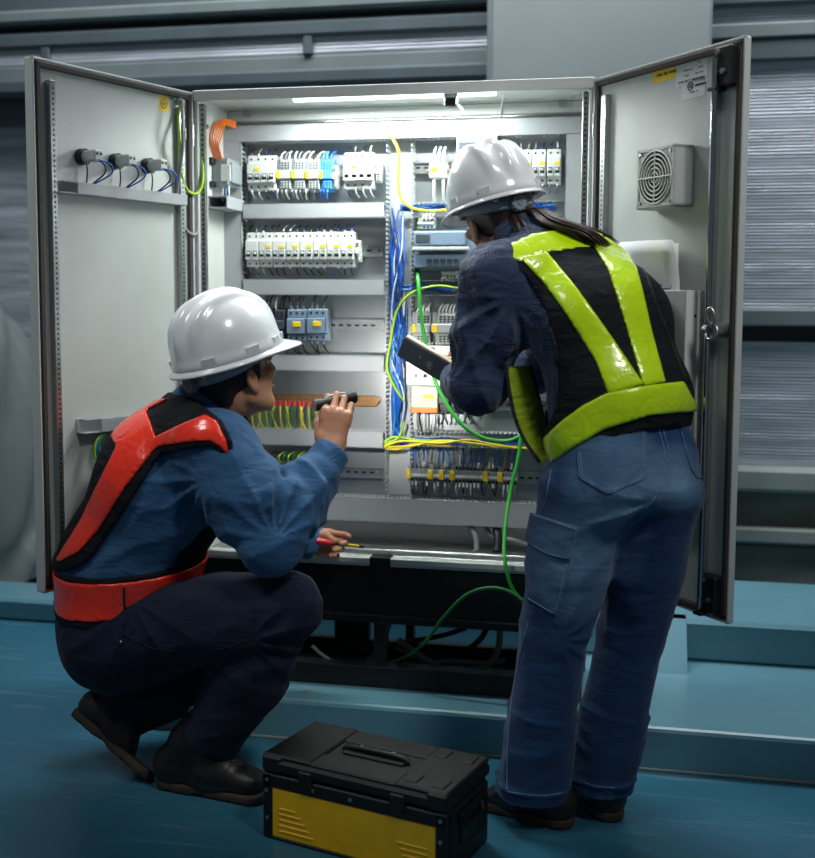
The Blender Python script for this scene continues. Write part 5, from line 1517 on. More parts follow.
# ================================================================== the squatting worker
def make_man():
    r = nt(v3(.55, -.83, 0)); f = v3(-r[1], r[0], 0); zz = v3(0, 0, 1)
    pel, wai, che, nb = W(128, 622, -.43), W(128, 565, -.43), W(166, 480, -.44), W(200, 412, -.45)
    # head
    fw = nt(CR*.70+nt(v3(_F[0], _F[1], 0))*.72); pit = math.radians(15)
    fh = fw*math.cos(pit)+zz*math.sin(pit)
    hr, hf, hu = frame_from(fh, zz-CR*.10)
    rim = W(229, 357, -.46); hc = rim-hu*.048
    RS, RE, RW = W(218, 448, -.58), W(270, 545, -.62), W(329, 455, -.46)
    LS, LE, LW = W(186, 436, -.31), W(258, 520, -.17), W(306, 541, -.075)
    RH, RK, RA = W(118, 632, -.53), W(291, 607, -.55), W(214, 732, -.505)
    LH, LK, LA = W(112, 632, -.34), W(262, 640, -.25), W(122, 712, -.39)
    kn = W(337, 410, -.43)                                   # knuckles of the raised right hand
    lk = W(323, 534, -.055)
    lo = np.minimum.reduce([pel, nb, hc, RS, RE, RW, LW, RK, RA, LA, kn])-.20; hi = np.maximum.reduce([pel, nb, hc, LS, LW, RK, kn, hc+.05, LA])+.20
    lo[2] = max(lo[2], -.01)
    fine = [(hc-.14, hc+.15, .0035), (kn-.075, kn+.075, .0026), (lk-.07, lk+.07, .0026)]
    B = Vol(lo, hi, .009, fine)
    B.eseg(pel, wai, r, .15, .11, .145, .10, .03); B.eseg(wai, che, r, .145, .10, .155, .105, .05); B.eseg(che, nb-zz*.03, r, .155, .105, .11, .07, .05)
    B.eseg(RS, LS, None, .055, None, None, None, .04)
    B.eseg(nb-zz*.03, hc-hu*.05-hf*.012, hr, .064, .064, .057, .060, .025)
    head(B, hc, (hr, hf, hu), 1.0)
    for S, E_, H in ((RS, RE, RW), (LS, LE, LW)):
        B.eseg(S, E_, None, .052, None, .042, None, .03); B.eseg(E_, H, None, .042, None, .029, None, .02)
    for H, K, A in ((RH, RK, RA), (LH, LK, LA)):
        B.eseg(H, K, None, .085, None, .06, None, .04); B.eseg(K, A, None, .058, None, .04, None, .02)
        B.eseg(A, A+f*.03-zz*.03, None, .035, None, .03, None, .02)
    # raised right hand closed round the torch, overhand
    tdir = nt(W(354, 397, -.375)-W(317, 405, -.435)); tc = W(334, 399, -.402)
    back = nt(CAM_POS-kn)
    hand(B, RW, kn, CR+CU*.10, back, [(.55, 1.25, 1.0), (.5, 1.25, 1.0), (.55, 1.2, 1.0), (.6, 1.2, 1.0)],
         [RW+nt(kn-RW)*.045-CR*.028, W(318, 424, -.42), W(322, 409, -.385), W(333, 402, -.370)])
    # left hand on the screwdriver
    d2 = nt(CR+_F*.2-zz*.12); lkn = LW+d2*.072
    hand(B, LW, lkn, -CU, _F, [(.55, .75, .35), (.7, 1.0, .6), (.8, 1.1, .7), (.8, 1.1, .7)],
         [LW+d2*.02+CU*.02-_F*.012, LW+d2*.055+CU*.026-_F*.028, LW+d2*.082+CU*.012-_F*.036])
    man = B.build('person', M['skin_m'], None, 1)
    tag(man, 'person squatting in blue shirt, orange red vest and white helmet, shining a torch', 'person')
    for sx in (-1, 1):
        p = hc+hr*sx*.031+hf*.083+hu*.0175
        mb = MB(); mb.ball(p, .0125, 14, 10); e = mb.build('eye', M['eye'], man)
        mb = MB(); mb.ball(p+hf*.0085, .0055, 10, 6); mb.build('iris', M['iris'], e)
    # hair
    HV = Vol(hc-.14, hc+.14, .004)
    HV.ell(hc-hf*.012+hu*.030, (.0785, .0985, .084), np.array([hr, hf, hu]))
    HV.eseg(hc-hf*.062+hu*.01, hc-hf*.062-hu*.048, hr, .060, .040, .048, .022, .02)
    for sx in (-1, 1):
        HV.eseg(hc+hr*sx*.070+hu*.02+hf*.022, hc+hr*sx*.070-hu*.012+hf*.018, hf, .012, .008, .008, .006, .006)
    HV.plane(hc+hf*.045+hu*.03, hf-hu*.2)
    c = HV.copy(); HV.plane(hc-hu*.056, -hu)
    HV.build('hair', M['hair_m'], man)
    helmet(man, rim, (hr, hf, hu), 'white ridged safety helmet with grey band', 1.04)
    # shirt: the trunk first (the vest lies on it), then sleeves
    S = Vol(lo, hi, .0048)
    S.eseg(pel+zz*.03, wai, r, .175, .145, .180, .150, .03); S.eseg(wai, che, r, .180, .150, .195, .150, .06); S.eseg(che, nb-zz*.045-f*.01, r, .190, .145, .14, .095, .06)
    S.eseg(RS*.75+nb*.25-zz*.03, LS*.75+nb*.25-zz*.03, f, .075, .065, .075, .065, .05)
    T = S.copy()
    T.eseg(RS, LS, f, .092, .092, None, None, .05)
    S.eseg(nb-zz*.04, nb+nt(hc-nb)*.035, hr, .082, .080, .070, .074, .02)
    ct = nb+nt(hc-nb)*.052-hf*.0; 
    for S_, E_, H, rr in ((RS, RE, RW, (.094, .079, .062, .043)), (LS, LE, LW, (.09, .072, .062, .043))):
        mid = S_*.45+E_*.55+nt(E_-S_)*0
        S.eseg(S_, mid, None, rr[0], None, rr[1], None, .05); S.eseg(mid, E_, None, rr[1], None, rr[2], None, .03)
        m2 = E_*.45+H*.55
        S.eseg(E_, m2, None, rr[2], None, .055, None, .03)
        cu = H-nt(H-E_)*.055
        S.eseg(m2, cu, None, .055, None, .049, None, .02); S.eseg(cu, H+nt(H-E_)*.012, None, .047, None, .046, None, .008, .012)
    def shirt_folds(P):
        o = np.zeros(len(P))
        for a, b, dirn, amp, fr in ((RS, RE, nt(np.cross(RE-RS, _F)), .014, 13), (RE, RW, nt(np.cross(RW-RE, _F)), .013, 18), (LE, LW, nt(np.cross(LW-LE, _F)), .009, 18)):
            L = np.linalg.norm(b-a); t = np.clip(((P-a)@nt(b-a))/L, 0, 1); dd = np.linalg.norm(P-(a+np.outer(t, b-a)), axis=1)
            w = np.clip((.14-dd)/.05, 0, 1)*np.clip((t-.0)*4, 0, 1)*np.clip((.9-t)*6, 0, 1)
            o += w*folds(P, dirn+.5*nt(b-a), amp, fr)
        for a, b, c_, s_ in ((RS, RE, RW, 1), (LS, LE, LW, 2)):
            bis = nt(nt(a-b)+nt(c_-b)); axn = np.cross(a-b, c_-b)
            o += fan(P, b-bis*.005, axn, bis, 15, .010, .012, .17, 1.3, s_)
        o += fan(P, RS-zz*.07-f*.01, _F, -zz*.6-f*.8, 13, .008, .02, .22, 1.2, 3)
        wt = np.clip((nb[2]-.08-P[:, 2])/.1, 0, 1)
        o += wt*folds(P, nt(f+zz*.45), .010, 13, .22, 2)*.6
        return o
    S.displace(shirt_folds)
    nx = nt(hc-nb); S.eseg(ct+nx*.004, ct+nx*.12, hr, .095, .095, .10, .10, 0, .004, True)
    for q, E_, H in ((RW, RE, RW), (LW, LE, LW)):
        pass
    shirt = S.build('shirt', M['shirt_m'], man)
    # cuff edges
    for E_, H in ((RE, RW), (LE, LW)):
        ax = nt(H-E_); c0 = H-ax*.052; t = nt(np.cross(ax, zz)); q = np.cross(ax, t)
        mb = MB(); mb.tube([c0+.0495*(t*math.cos(a)+q*math.sin(a)) for a in np.linspace(0, 2*math.pi, 33)], .0016, 5, 0, False)
        mb.build('cuff_seam', M['shirt_m'], shirt)
    # collar band
    CV = Vol(nb-.14, nb+.18, .004)
    ax = nt(hc-nb); CV.eseg(nb-ax*.02-hf*.004, nb+ax*.07-hf*.004, hr, .083, .083, .073, .076, .0, .004)
    CV.eseg(nb-ax*.05, nb+ax*.12, hr, .070, .070, .063, .066, 0, None, True)
    CV.plane(nb+ax*.058, nt(ax*1.0+hf*.55)); CV.plane(nb-ax*.01, -ax)
    CV.build('collar', M['shirt_m'], shirt)
    # trousers
    lo2 = lo.copy(); hi2 = hi.copy(); hi2[2] = wai[2]+.06; lo2[2] = .05
    T2 = Vol(lo2, hi2, .0048)
    T2.eseg(pel-f*.015-zz*.01, wai+zz*.01, r, .168, .142, .165, .136, .03)
    T2.eseg(pel-f*.045+r*.07-zz*.025, pel+f*.08+r*.08-zz*.02, None, .114, None, .102, None, .05); T2.eseg(pel-f*.045-r*.07-zz*.025, pel+f*.08-r*.08-zz*.02, None, .112, None, .102, None, .05)
    for H, K, A in ((RH, RK, RA), (LH, LK, LA)):
        d = nt(K-H); e = nt(A-K)
        T2.eseg(H, H*.4+K*.6, None, .115, None, .098, None, .05); T2.eseg(H*.4+K*.6, K-d*.01, None, .098, None, .084, None, .04)
        T2.eseg(K-d*.02, K*.5+A*.5, None, .078, None, .080, None, .03); T2.eseg(K*.5+A*.5, A+e*.008, None, .080, None, .068, None, .03, .02)
    T2.displace(lambda P: folds(P, nt(RK-RH)+zz*.25, .009, 12, .22, 1)*np.clip((.62-P[:, 2])/.1, .3, 1))
    T2.displace(lambda P: fan(P, RH+f*.06+zz*.10, _F, f*.3-zz, 13, .008, .03, .22, 1.1, 4)+fan(P, RK-f*.10-zz*.06, _F, f+zz*.1, 12, .008, .02, .16, 1.3, 6))
    # knee and ankle creases
    T2.displace(lambda P: folds(P, r, .005, 24, .2, 4)*np.exp(-(np.linalg.norm(P-(RK*.25+RA*.75), axis=1)/.10)**2))
    tr = T2.build('trousers', M['trousers'], man)
    tt = surf_tree(tr)
    seam(tt, [(118, 632), (150, 648), (200, 655), (250, 640)], .0011, 'side_seam', M['binding'], tr)
    p = on_surface(tt, [(121, 642)], .001)
    if p:
        mb = MB(); mb.ball(p[0], .004, 10, 6); mb.build('rivet', M['zinc'], tr)
    # boots
    boot(man, onZ(158, 783, 0), onZ(268, 802, 0), (0, 0, 1), W(204, 724, -.495), 'black work boot flat on the floor')
    lt_, lh_ = onZ(147, 782, 0), W(72, 716, -.42)
    boot(man, lh_, lt_, nt(W(160, 690, -.36)-(lt_+lh_)/2), W(140, 712, -.385), 'black work boot with raised heel')
    # vest
    yoke = [(133, 402), (150, 395), (172, 392), (190, 397), (206, 408), (222, 420), (232, 440), (236, 462), (229, 470), (222, 455), (212, 446), (196, 448), (160, 454), (140, 487), (118, 520), (96, 552), (80, 566), (66, 572), (48, 568), (40, 560), (60, 520), (78, 490), (92, 455), (108, 425)]
    gapc = []
    belt_n = nt(zz+f*.02); bz = W(130, 598, -.55)
    b_hi, b_lo = W(110, 571, -.58)[2], W(110, 619, -.58)[2]
    def belt(P):
        cc = np.abs(P[:, 2]-(b_hi+b_lo)/2-.10*np.clip((P-wai)@f, -.2, .2)-.0)-(b_hi-b_lo)/2
        return cc
    def front(P):
        q = P-che; x = np.abs(q@r); y = q@f; z_ = P[:, 2]
        return np.maximum.reduce([np.abs(x-.105)-.045, -(y-.0), b_lo-z_, z_-(nb[2]+.0)])
    TB = T.copy(); TB.eseg(pel-f*.015-zz*.02, wai+zz*.01, r, .170, .144, .167, .138, .03)
    for sg in (-1, 1): TB.eseg(pel-f*.045+r*sg*.07-zz*.025, pel+f*.01+r*sg*.075-zz*.022, None, .117, None, .112, None, .05)
    VV = shell(T, .014, [yoke], lambda P: np.minimum(belt(P), front(P)), .02, (che+r*.02-f*.0, -(r*.35-f*1.0)*-1) if False else None)
    vest = VV.build('vest', M['vest'], man)
    red = [[(132, 406), (145, 400), (170, 398), (158, 404), (146, 410), (156, 437), (164, 445), (154, 450), (126, 486), (100, 528), (79, 552), (60, 562), (55, 560), (80, 520), (96, 486), (116, 446), (110, 436), (122, 417)],
           [(152, 438), (178, 425), (205, 414), (217, 421), (226, 440), (229, 456), (220, 447), (210, 441), (190, 442), (156, 447)]]
    RV = shell(T, .0185, [red[0]], None, .02, (che+_F*.02, _F)); 
    RV.build('reflective_tape', M['tape_red'], vest, label='orange red tape strap down the back')
    RV = shell(T, .0188, [red[1]], None, .02, (che+_F*.02, _F)); RV.build('reflective_tape', M['tape_red'], vest, label='orange red tape strap over the right shoulder')
    hb = (b_hi-b_lo)/2-.014
    def belt_t(P):
        return np.abs(P[:, 2]-(b_hi+b_lo)/2-.004-.10*np.clip((P-wai)@f, -.2, .2))-hb
    BV = shell(TB, .016, (), belt, .03); BV.build('belt_backing', M['vest'], vest)
    RV = shell(TB, .0205, (), belt_t, .02); bt = RV.build('reflective_tape', M['tape_red'], vest, label='orange red tape belt')
    bt_t = surf_tree(bt)
    seam(bt_t, [(124, 576), (124, 600), (126, 618)], .0032, 'belt_joint', M['binding'], bt, .001)
    return man, tdir, tc, LW, d2

man, TDIR, TC, LW_, D2_ = make_man()

# torch and screwdriver in his hands
a, b = W(314.5, 405.5, -.437), W(355, 396.5, -.372)
ax = nt(b-a)
t = thing('flashlight', (a+b)/2, 'small black flashlight gripped in the raised hand of the squatting worker', 'flashlight')
mb = MB(); mb.cyl(a+ax*.012, b-ax*.022, .0125, 20); mb.cyl(b-ax*.024, b-ax*.006, .0125, 20, .016); mb.cyl(b-ax*.006, b, .016, 20)
mb.cyl(a, a+ax*.014, .0150, 20, .0150)
for k in range(10):
    p = a+ax*(.024+.0045*k); mb.ring(p, ax, .0124, .0010, 20, 5)
mb.build('barrel', M['black'], t)
mb = MB(); mb.cyl(a-ax*.0015, a+ax*.002, .0125, 18); mb.build('tail_cap', mat('tail cap with painted reflection', (186, 142, 132), .35), t)  # reflection on the tail cap painted in as pink
mb = MB(); mb.cyl(b-ax*.002, b+ax*.001, .0135, 18); mb.build('lens', mat('lit lens', (255, 250, 240), .1, emit=6.0), t)
q = a+ax*.03+CU*.013
mb = MB(); mb.tube([q, q+ax*.02+CU*.004, q+ax*.055+CU*.001], .0015, 6); mb.build('pocket_clip', M['zinc'], t)
fl = lamp('flashlight_beam', 'SPOT', b+ax*.004, W(386, 393, .26), 26, (1, .97, .92), spot_size=math.radians(58), spot_blend=.9, shadow_soft_size=.012)
a = W(316, 541, -.10); b = W(364, 547, -.045)
ax = nt(b-a); up_ = v3(0, 0, 1)
t = thing('screwdriver', (a+b)/2, 'red and black screwdriver with yellow shaft held over the cabinet sill', 'screwdriver')
mb = MB(); mb.tube([a, a+ax*.01, a+ax*.03, a+ax*.05], lambda q: .011-.003*abs(q-.4), 12, 4); mb.build('handle', mat('red tool grip', (200, 34, 40), .35), t)
mb = MB(); mb.cyl(a+ax*.046, a+ax*.056, .010, 12, .006); mb.cyl(a+ax*.056, a+ax*.075, .0055, 12); mb.build('collar', M['black'], t)
mb = MB(); mb.cyl(a+ax*.070, b-ax*.012, .0042, 10); mb.build('shaft', M['w_yellow'], t)
mb = MB(); mb.cyl(b-ax*.014, b, .0046, 10, .003); mb.build('tip', M['black'], t)

# ================================================================== the standing worker
def make_woman():
    r = nt(v3(.84, .54, 0)); f = v3(-r[1], r[0], 0); zz = v3(0, 0, 1)
    pel, wai, che, nb = W(622, 452, -.47), W(621, 398, -.45), W(598, 322, -.40), W(549, 256, -.33)
    neck0 = W(522, 240, -.29)
    LS, LE, LW = W(497, 280, -.42), W(479, 384, -.42), W(456, 381, -.21)
    RS = W(588, 266, -.24); RE = W(535, 372, -.06); RW = W(480, 378, -.11)
    LH, LK, LA = W(583, 500, -.51), W(555, 634, -.50), W(533, 775, -.485)
    RH, RK, RA = W(656, 500, -.43), W(632, 634, -.38), W(599, 775, -.405)
    fw = nt(v3(-.54, .84, 0)); pit = math.radians(-8)
    fh = fw*math.cos(pit)+zz*math.sin(pit); ro = math.radians(12)
    hr, hf, hu = frame_from(fh, zz*math.cos(ro)-CR*math.sin(ro))
    rim = W(494, 203, -.22); hc = rim-hu*.048
    lo = np.minimum.reduce([pel, LA, LE, LW, hc, nb, LS])-.22; hi = np.maximum.reduce([pel, RS, RE, RW, hc, RA, RH])+.24
    lo[2] = 0
    lk = LW+nt(W(441, 372, -.13)-LW)*.07
    rk = RW+nt(W(462, 370, -.12)-RW)*.06
    fine = [(hc-.14, hc+.14, .0035), (lk-.07, lk+.07, .003)]
    B = Vol(lo, hi, .009, fine)
    ud = nt(nb-pel)
    B.eseg(pel-zz*.03, wai, r, .15, .105, .125, .09, .03); B.eseg(wai, che, r, .125, .09, .14, .10, .05); B.eseg(che, nb, r, .14, .10, .10, .06, .05)
    B.eseg(RS, LS, None, .045, None, None, None, .04)
    B.eseg(nb, neck0, hr, .06, .055, .050, .050, .03); B.eseg(neck0, hc-hu*.05-hf*.012, hr, .050, .050, .048, .052, .025)
    head(B, hc, (hr, hf, hu), .97, .9)
    for S, E_, H in ((RS, RE, RW), (LS, LE, LW)):
        B.eseg(S, E_, None, .045, None, .036, None, .03); B.eseg(E_, H, None, .036, None, .025, None, .02)
    for H, K, A in ((RH, RK, RA), (LH, LK, LA)):
        B.eseg(H, K, None, .085, None, .052, None, .04); B.eseg(K, A, None, .050, None, .036, None, .02); B.eseg(A, A+f*.03-zz*.03, None, .034, None, .03, None, .02)
    hand(B, LW, lk, CU+CR*.1, -CR-_F*.1, [(.7, .9, .5), (.75, .95, .5), (.8, .95, .5), (.8, .95, .5)], [LW+CU*.02+_F*.02, lk+CU*.03-_F*.02, lk+CU*.045+_F*.02], .9)
    hand(B, RW, rk, CU, _F, [(.5, .8, .5)]*4, [RW+CU*.02-CR*.01, rk+CU*.03, rk+CU*.042-CR*.02], .9)
    wom = B.build('person', M['skin_f'], None, 1)
    tag(wom, 'person standing in lime vest, white helmet and blue jeans, leaning into the cabinet', 'person')
    for sx in (-1, 1):
        p = hc+.97*(hr*sx*.031+hf*.083+hu*.0175)
        mb = MB(); mb.ball(p, .0122, 14, 10); e = mb.build('eye', M['eye'], wom)
        mb = MB(); mb.ball(p+hf*.0085, .0055, 10, 6); mb.build('iris', M['iris'], e)
    # hair: cap, then the ponytail as many locks
    HV = Vol(hc-.15, hc+.15, .004)
    HV.ell(hc-hf*.012+hu*.030, (.078, .0985, .083), np.array([hr, hf, hu]))
    HV.eseg(hc-hf*.066+hu*.01, hc-hf*.070-hu*.040, hr, .060, .036, .044, .024, .02)
    HV.plane(hc+hf*.035+hu*.03, hf-hu*.2)
    HV.displace(lambda P: folds(P, hu, .002, 40, .15, 3))
    hair = HV.build('hair', M['hair_f'], wom)
    rr = random.Random(5)
    root = hc-hf*.098-hu*.03
    for i in range(96):
        o = v3(rr.gauss(0, 1), rr.gauss(0, 1), rr.gauss(0, 1)); s = .010+.004*rr.random()
        if i < 64:
            k = rr.random(); P = [root+o*.006, W(532+3*k, 211+2*o[2], -.30)+o*.006, W(553, 221+4*o[2]+3*k, -.37)+o*.012, W(578+8*k, 231+5.0*o[2]+3*k, -.39)+o*.014, W(592+12*k, 241+4.5*o[2]+5*k, -.385)+o*.014]
        else:
            k = rr.random(); P = [root+o*.006, W(512+4*k, 216+2*o[2], -.31)+o*.005, W(517+7*k, 228+2*o[2], -.355)+o*.007, W(524+10*k, 243+4*k, -.37)+o*.008]
        mb = MB(); mb.tube(P, lambda q, s=s: s*.5*(1-.85*q**2.5), 5, 6); mb.build('hair_lock', M['hair_f'], hair)
    helmet(wom, rim, (hr, hf, hu), 'white ridged safety helmet with ratchet knob', .98)
    # shirt
    S = Vol(lo, hi, .005)
    S.eseg(pel+ud*.08, wai, r, .142, .104, .146, .112, .03); S.eseg(wai, che, r, .150, .122, .152, .122, .06); S.eseg(che, nb, r, .152, .122, .125, .075, .06)
    S.eseg(RS, LS, f, .062, .058, .062, .058, .05)
    T = S.copy()
    T.eseg(pel+ud*.03, wai, r, .160, .125, .152, .121, .03)
    T.eseg(RS*.9+LS*.1, LS*.9+RS*.1, f, .078, .068, None, None, .05)
    T.eseg(che+r*.11, nb+r*.10, None, .056, None, .055, None, .05)
    S.eseg(nb, neck0+nt(hc-neck0)*.02, hr, .070, .066, .058, .060, .03)
    for S_, E_, H, rr_ in ((RS, RE, RW, (.062, .055, .050)), (LS, LE, LW, (.078, .066, .054))):
        mid = (S_+E_)/2
        S.eseg(S_, mid, None, rr_[0], None, rr_[1]+.006, None, .05); S.eseg(mid, E_, None, rr_[1]+.006, None, rr_[2], None, .03)
        S.eseg(E_, H-nt(H-E_)*.02, None, rr_[2], None, .044, None, .03)
    # hanging cloth under the forearm
    S.eseg(LE+CR*.0, LE-CU*.022-CR*.008, None, .046, None, .034, None, .02)
    def sf(P):
        L = np.linalg.norm(LE-LS); t = np.clip(((P-LS)@nt(LE-LS))/L, 0, 1); dd = np.linalg.norm(P-(LS+np.outer(t, LE-LS)), axis=1)
        w = np.clip((.13-dd)/.05, 0, 1)
        bis = nt(nt(LS-LE)+nt(LW-LE)); w2 = fan(P, LE-CU*.01, CR+_F*.2, bis, 14, .010, .015, .16, 1.3, 2)+fan(P, LS+CR*.03-CU*.05, _F, -CU*.8-CR*.5, 12, .009, .02, .20, 1.0, 5)
        return w2+w*folds(P, nt(LE-LS)+CR*.55, .012, 13, .22, 1)+(1-w)*folds(P, zz+r*.3, .007, 12, .25, 6)
    S.displace(sf)
    nx = nt(hc-neck0); S.eseg(neck0+nx*.022, neck0+nx*.10, hr, .072, .072, .072, .072, 0, .004, True)
    shirt = S.build('shirt', M['shirt_f'], wom)
    ax = nt(hc-neck0)
    CV = Vol(neck0-.14, neck0+.14, .004)
    CV.eseg(neck0-ax*.03, neck0+ax*.04, hr, .068, .068, .062, .062, 0, .004); CV.eseg(neck0-ax*.06, neck0+ax*.08, hr, .056, .056, .055, .055, 0, None, True)
    CV.plane(neck0+ax*.034, ax+hf*.3); CV.plane(neck0-ax*.02, -ax); CV.build('collar', M['shirt_f'], shirt)
    # jeans
    hi2 = hi.copy(); hi2[2] = wai[2]+.05
    J = Vol(lo, hi2, .0045)
    J.eseg(pel-zz*.06, pel+zz*.06, r, .168, .118, .152, .112, .03, .05)
    J.eseg(pel+r*.075-f*.035-zz*.07, pel+r*.075-f*.030-zz*.02, r, .082, .095, .08, .09, .05); J.eseg(pel-r*.075-f*.035-zz*.07, pel-r*.075-f*.030-zz*.02, r, .082, .095, .08, .09, .05)
    for H, K, A, sg in ((LH, LK, LA, -1), (RH, RK, RA, 1)):
        m1 = H*.5+K*.5
        J.eseg(H+zz*.02, m1, r, .098, .106, .088, .092, .05, .05); J.eseg(m1, K, r, .088, .092, .074, .080, .012)
        K2 = K*.45+A*.55
        J.eseg(K, K2, r, .074, .080, .074, .080, .012); 
        hem = v3(A[0], A[1], .07)
        J.eseg(K2, hem, r, .074, .080, .076, .084, .010, .01)
        J.eseg(hem+f*.0, hem+zz*.02+f*.0, r, .077, .086, None, None, .008, .01)
    def jf(P):
        z_ = P[:, 2]
        lowz = np.exp(-((z_-.16)/.13)**2); kneez = np.exp(-((z_-.50)/.12)**2)
        o = lowz*folds(P, r+f*.2+zz*.5, .007, 13, .35, 2)+kneez*folds(P, r+zz*.6, .006, 13, .3, 3)
        cr = np.exp(-(np.linalg.norm(P-(W(628, 520, -.50)), axis=1)/.11)**2)
        return o+cr*folds(P, CR*.8+CU*.5, .006, 15, .2, 5)+folds(P, zz, .0016, 18, .2, 8)
    J.displace(jf)
    J.displace(lambda P: fan(P, W(650, 500, -.50), _F, -CR*.8-CU*.45, 11, .007, .02, .20, .9, 3)+fan(P, W(560, 640, -.58), _F, CR*.6+CU*.2, 10, .005, .01, .12, 1.6, 8))
    J.plane(v3(0, 0, .066), -zz)
    jeans = J.build('jeans', denim_mat(J), wom)
    jt = surf_tree(jeans)
    def patch(poly, off, name, lab=None):
        pv = shell(J, off, [poly], None, .008, (pel+_F*.02, _F)); return pv.build(name, jeans.data.materials[0], jeans)
    pk = patch([(576, 448), (578, 479), (608, 496), (645, 480), (647, 428), (640, 427), (600, 442)], .0028, 'back_pocket')
    pt = surf_tree(pk)
    for dpx in (0, 2.2):
        seam(pt, [(578+dpx, 452), (580+dpx, 477.5-dpx*.4), (608, 493.5-dpx), (643-dpx, 478.5-dpx*.3), (645-dpx, 432)], .0010, 'stitching', M['denim_thread'], pk)
    pk2 = patch([(679, 428), (690, 468), (697, 480), (704, 478), (706, 420), (690, 420)], .0028, 'back_pocket')
    pt2 = surf_tree(pk2); seam(pt2, [(681, 431), (691, 467), (698, 478)], .0010, 'stitching', M['denim_thread'], pk2)
    seam(jt, [(658, 426), (665, 452), (664, 475), (655, 498), (645, 508)], .0012, 'stitching', M['denim_thread'], jeans)
    seam(jt, [(662, 426), (669, 452), (668, 476), (660, 498)], .0009, 'stitching', M['denim_thread'], jeans)
    seam(jt, [(551, 470), (546, 500), (541, 515)], .0010, 'stitching', M['denim_thread'], jeans)
    cp = patch([(534, 514), (577, 530), (572, 562), (556, 617), (527, 600), (524, 565), (528, 540)], .009, 'cargo_pocket')
    ct = surf_tree(cp)
    seam(ct, [(574, 534), (568, 562), (554.5, 614), (528, 598)], .0011, 'stitching', M['denim_thread'], cp)
    fv = shell(J, .015, [[(530, 512), (579, 528), (571, 561), (545, 555), (524, 541)]], None, .010); fvo = fv.build('pocket_flap', jeans.data.materials[0], cp)
    ft = surf_tree(fvo)
    seam(ft, [(534, 515), (577, 530)], .0011, 'stitching', M['denim_thread'], fvo); seam(ft, [(526, 541), (546, 553), (569, 559), (576, 532)], .0011, 'stitching', M['denim_thread'], fvo)
    for q in ([(528, 622), (519, 660), (511, 705), (507, 750), (507, 790)],):
        seam(jt, q, .0012, 'stitching', M['denim_thread'], jeans)
    # hem stitching
    for A in (LA, RA):
        pass
    seam(jt, [(500, 790), (520, 794), (545, 796), (566, 792)], .0010, 'stitching', M['denim_thread'], jeans)
    seam(jt, [(578, 780), (594, 786), (615, 788)], .0010, 'stitching', M['denim_thread'], jeans)
    # shoes
    boot(wom, onZ(571, 827, 0), onZ(474, 801, 0), (0, 0, 1), v3(LA[0], LA[1], .125), 'dark work shoe under the left jeans leg')
    boot(wom, onZ(614, 822, 0), onZ(566, 780, 0), (0, 0, 1), v3(RA[0], RA[1]+.01, .125), 'dark work shoe under the right jeans leg')
    # vest
    outer = [(470, 256), (484, 243), (505, 237), (530, 231), (565, 226), (602, 226), (632, 240), (668, 268), (684, 306), (696, 350), (706, 383), (716, 412), (714, 426), (640, 430), (596, 448), (556, 470), (546, 482), (538, 470), (540, 440), (556, 408), (559, 378), (546, 311), (524, 274), (496, 262)]
    bel_c = wai*.52+pel*.48
    def front(P):
        q = P-che; x = np.abs(q@r); y = q@f
        return np.maximum.reduce([np.abs(x-.095)-.05, -(y-.02), (bel_c[2]-.05)-P[:, 2], P[:, 2]-nb[2]-.02])
    bn = nt(ud*.9+r*.22)
    def belt(P): return np.abs((P-bel_c)@bn)-.050
    back_only = (che+f*.03, nt(f+zz*-.2))
    VV = shell(T, .010, [outer], None, .022, back_only)
    m, P = T.near(.045)
    fx = T.F[m]; ex = np.minimum(front(P), np.maximum(belt(P), -((P-che)@f)+.0))
    VV.F[m] = np.minimum(VV.F[m], np.maximum(np.maximum(fx-.010, -(fx+.022)), ex))
    vest = VV.build('vest', M['vest'], wom)
    bind = [(470, 256), (496, 262), (524, 274), (546, 311), (559, 378), (557, 405)]
    vt = surf_tree(vest)
    seam(vt, [(478, 256), (498, 261), (523, 273), (545, 309), (556, 350), (557.5, 378), (554, 405)], .0055, 'armhole_binding', M['binding'], vest, -.001)
    seam(vt, [(612, 234), (626, 247), (647, 276), (656, 306), (674, 349), (686, 380)], .0045, 'armhole_binding', M['binding'], vest, -.001)
    tp = [('lime yoke tape across the shoulders', [(476, 252), (492, 243.5), (523, 234.5), (563, 229), (602, 232), (606, 246), (582, 247.5), (547, 253), (521, 262), (506, 258), (494, 254)], .0138),
          ('glossy lime tape strap down the left of the back', [(519, 257), (547, 251.5), (575, 285), (606, 328), (644, 384), (608, 394), (596, 362), (566, 314), (545, 285)], .0146),
          ('glossy lime tape strap down the right of the back', [(592, 244), (605, 236), (628, 251), (637, 267), (643, 290), (652, 330), (666, 382), (643, 386), (625, 324), (608, 270)], .0146)]
    for lab, poly, off in tp:
        shell(T, off, [poly], None, .024, back_only).build('reflective_tape', M['tape_lime'], vest, label=lab)
    beltpoly = [(541, 440), (560, 422), (583, 405), (607, 393), (640, 386), (684, 381), (692, 396), (701, 411), (651, 415), (604, 429.5), (570, 450), (545, 468)]
    shell(T, .0165, [beltpoly], None, .024, back_only).build('reflective_tape', M['tape_lime'], vest, label='glossy lime tape belt round the waist')
    # loose front panel hanging under the arm
    def strip(pts, name, m, th, par):
        vs = []; n = len(pts)
        for a_, b_ in pts:
            d = nt(b_-a_); nn = nt(np.cross(d, zz)); vs += [a_-nn*th, b_-nn*th, b_+nn*th, a_+nn*th]
        fs = [(4*i+j, 4*i+(j+1) % 4, 4*i+4+(j+1) % 4, 4*i+4+j) for i in range(n-1) for j in range(4)]+[(0, 1, 2, 3), (4*n-1, 4*n-2, 4*n-3, 4*n-4)]
        mb = MB(); mb.add(vs, fs, True); return mb.build(name, m, par)
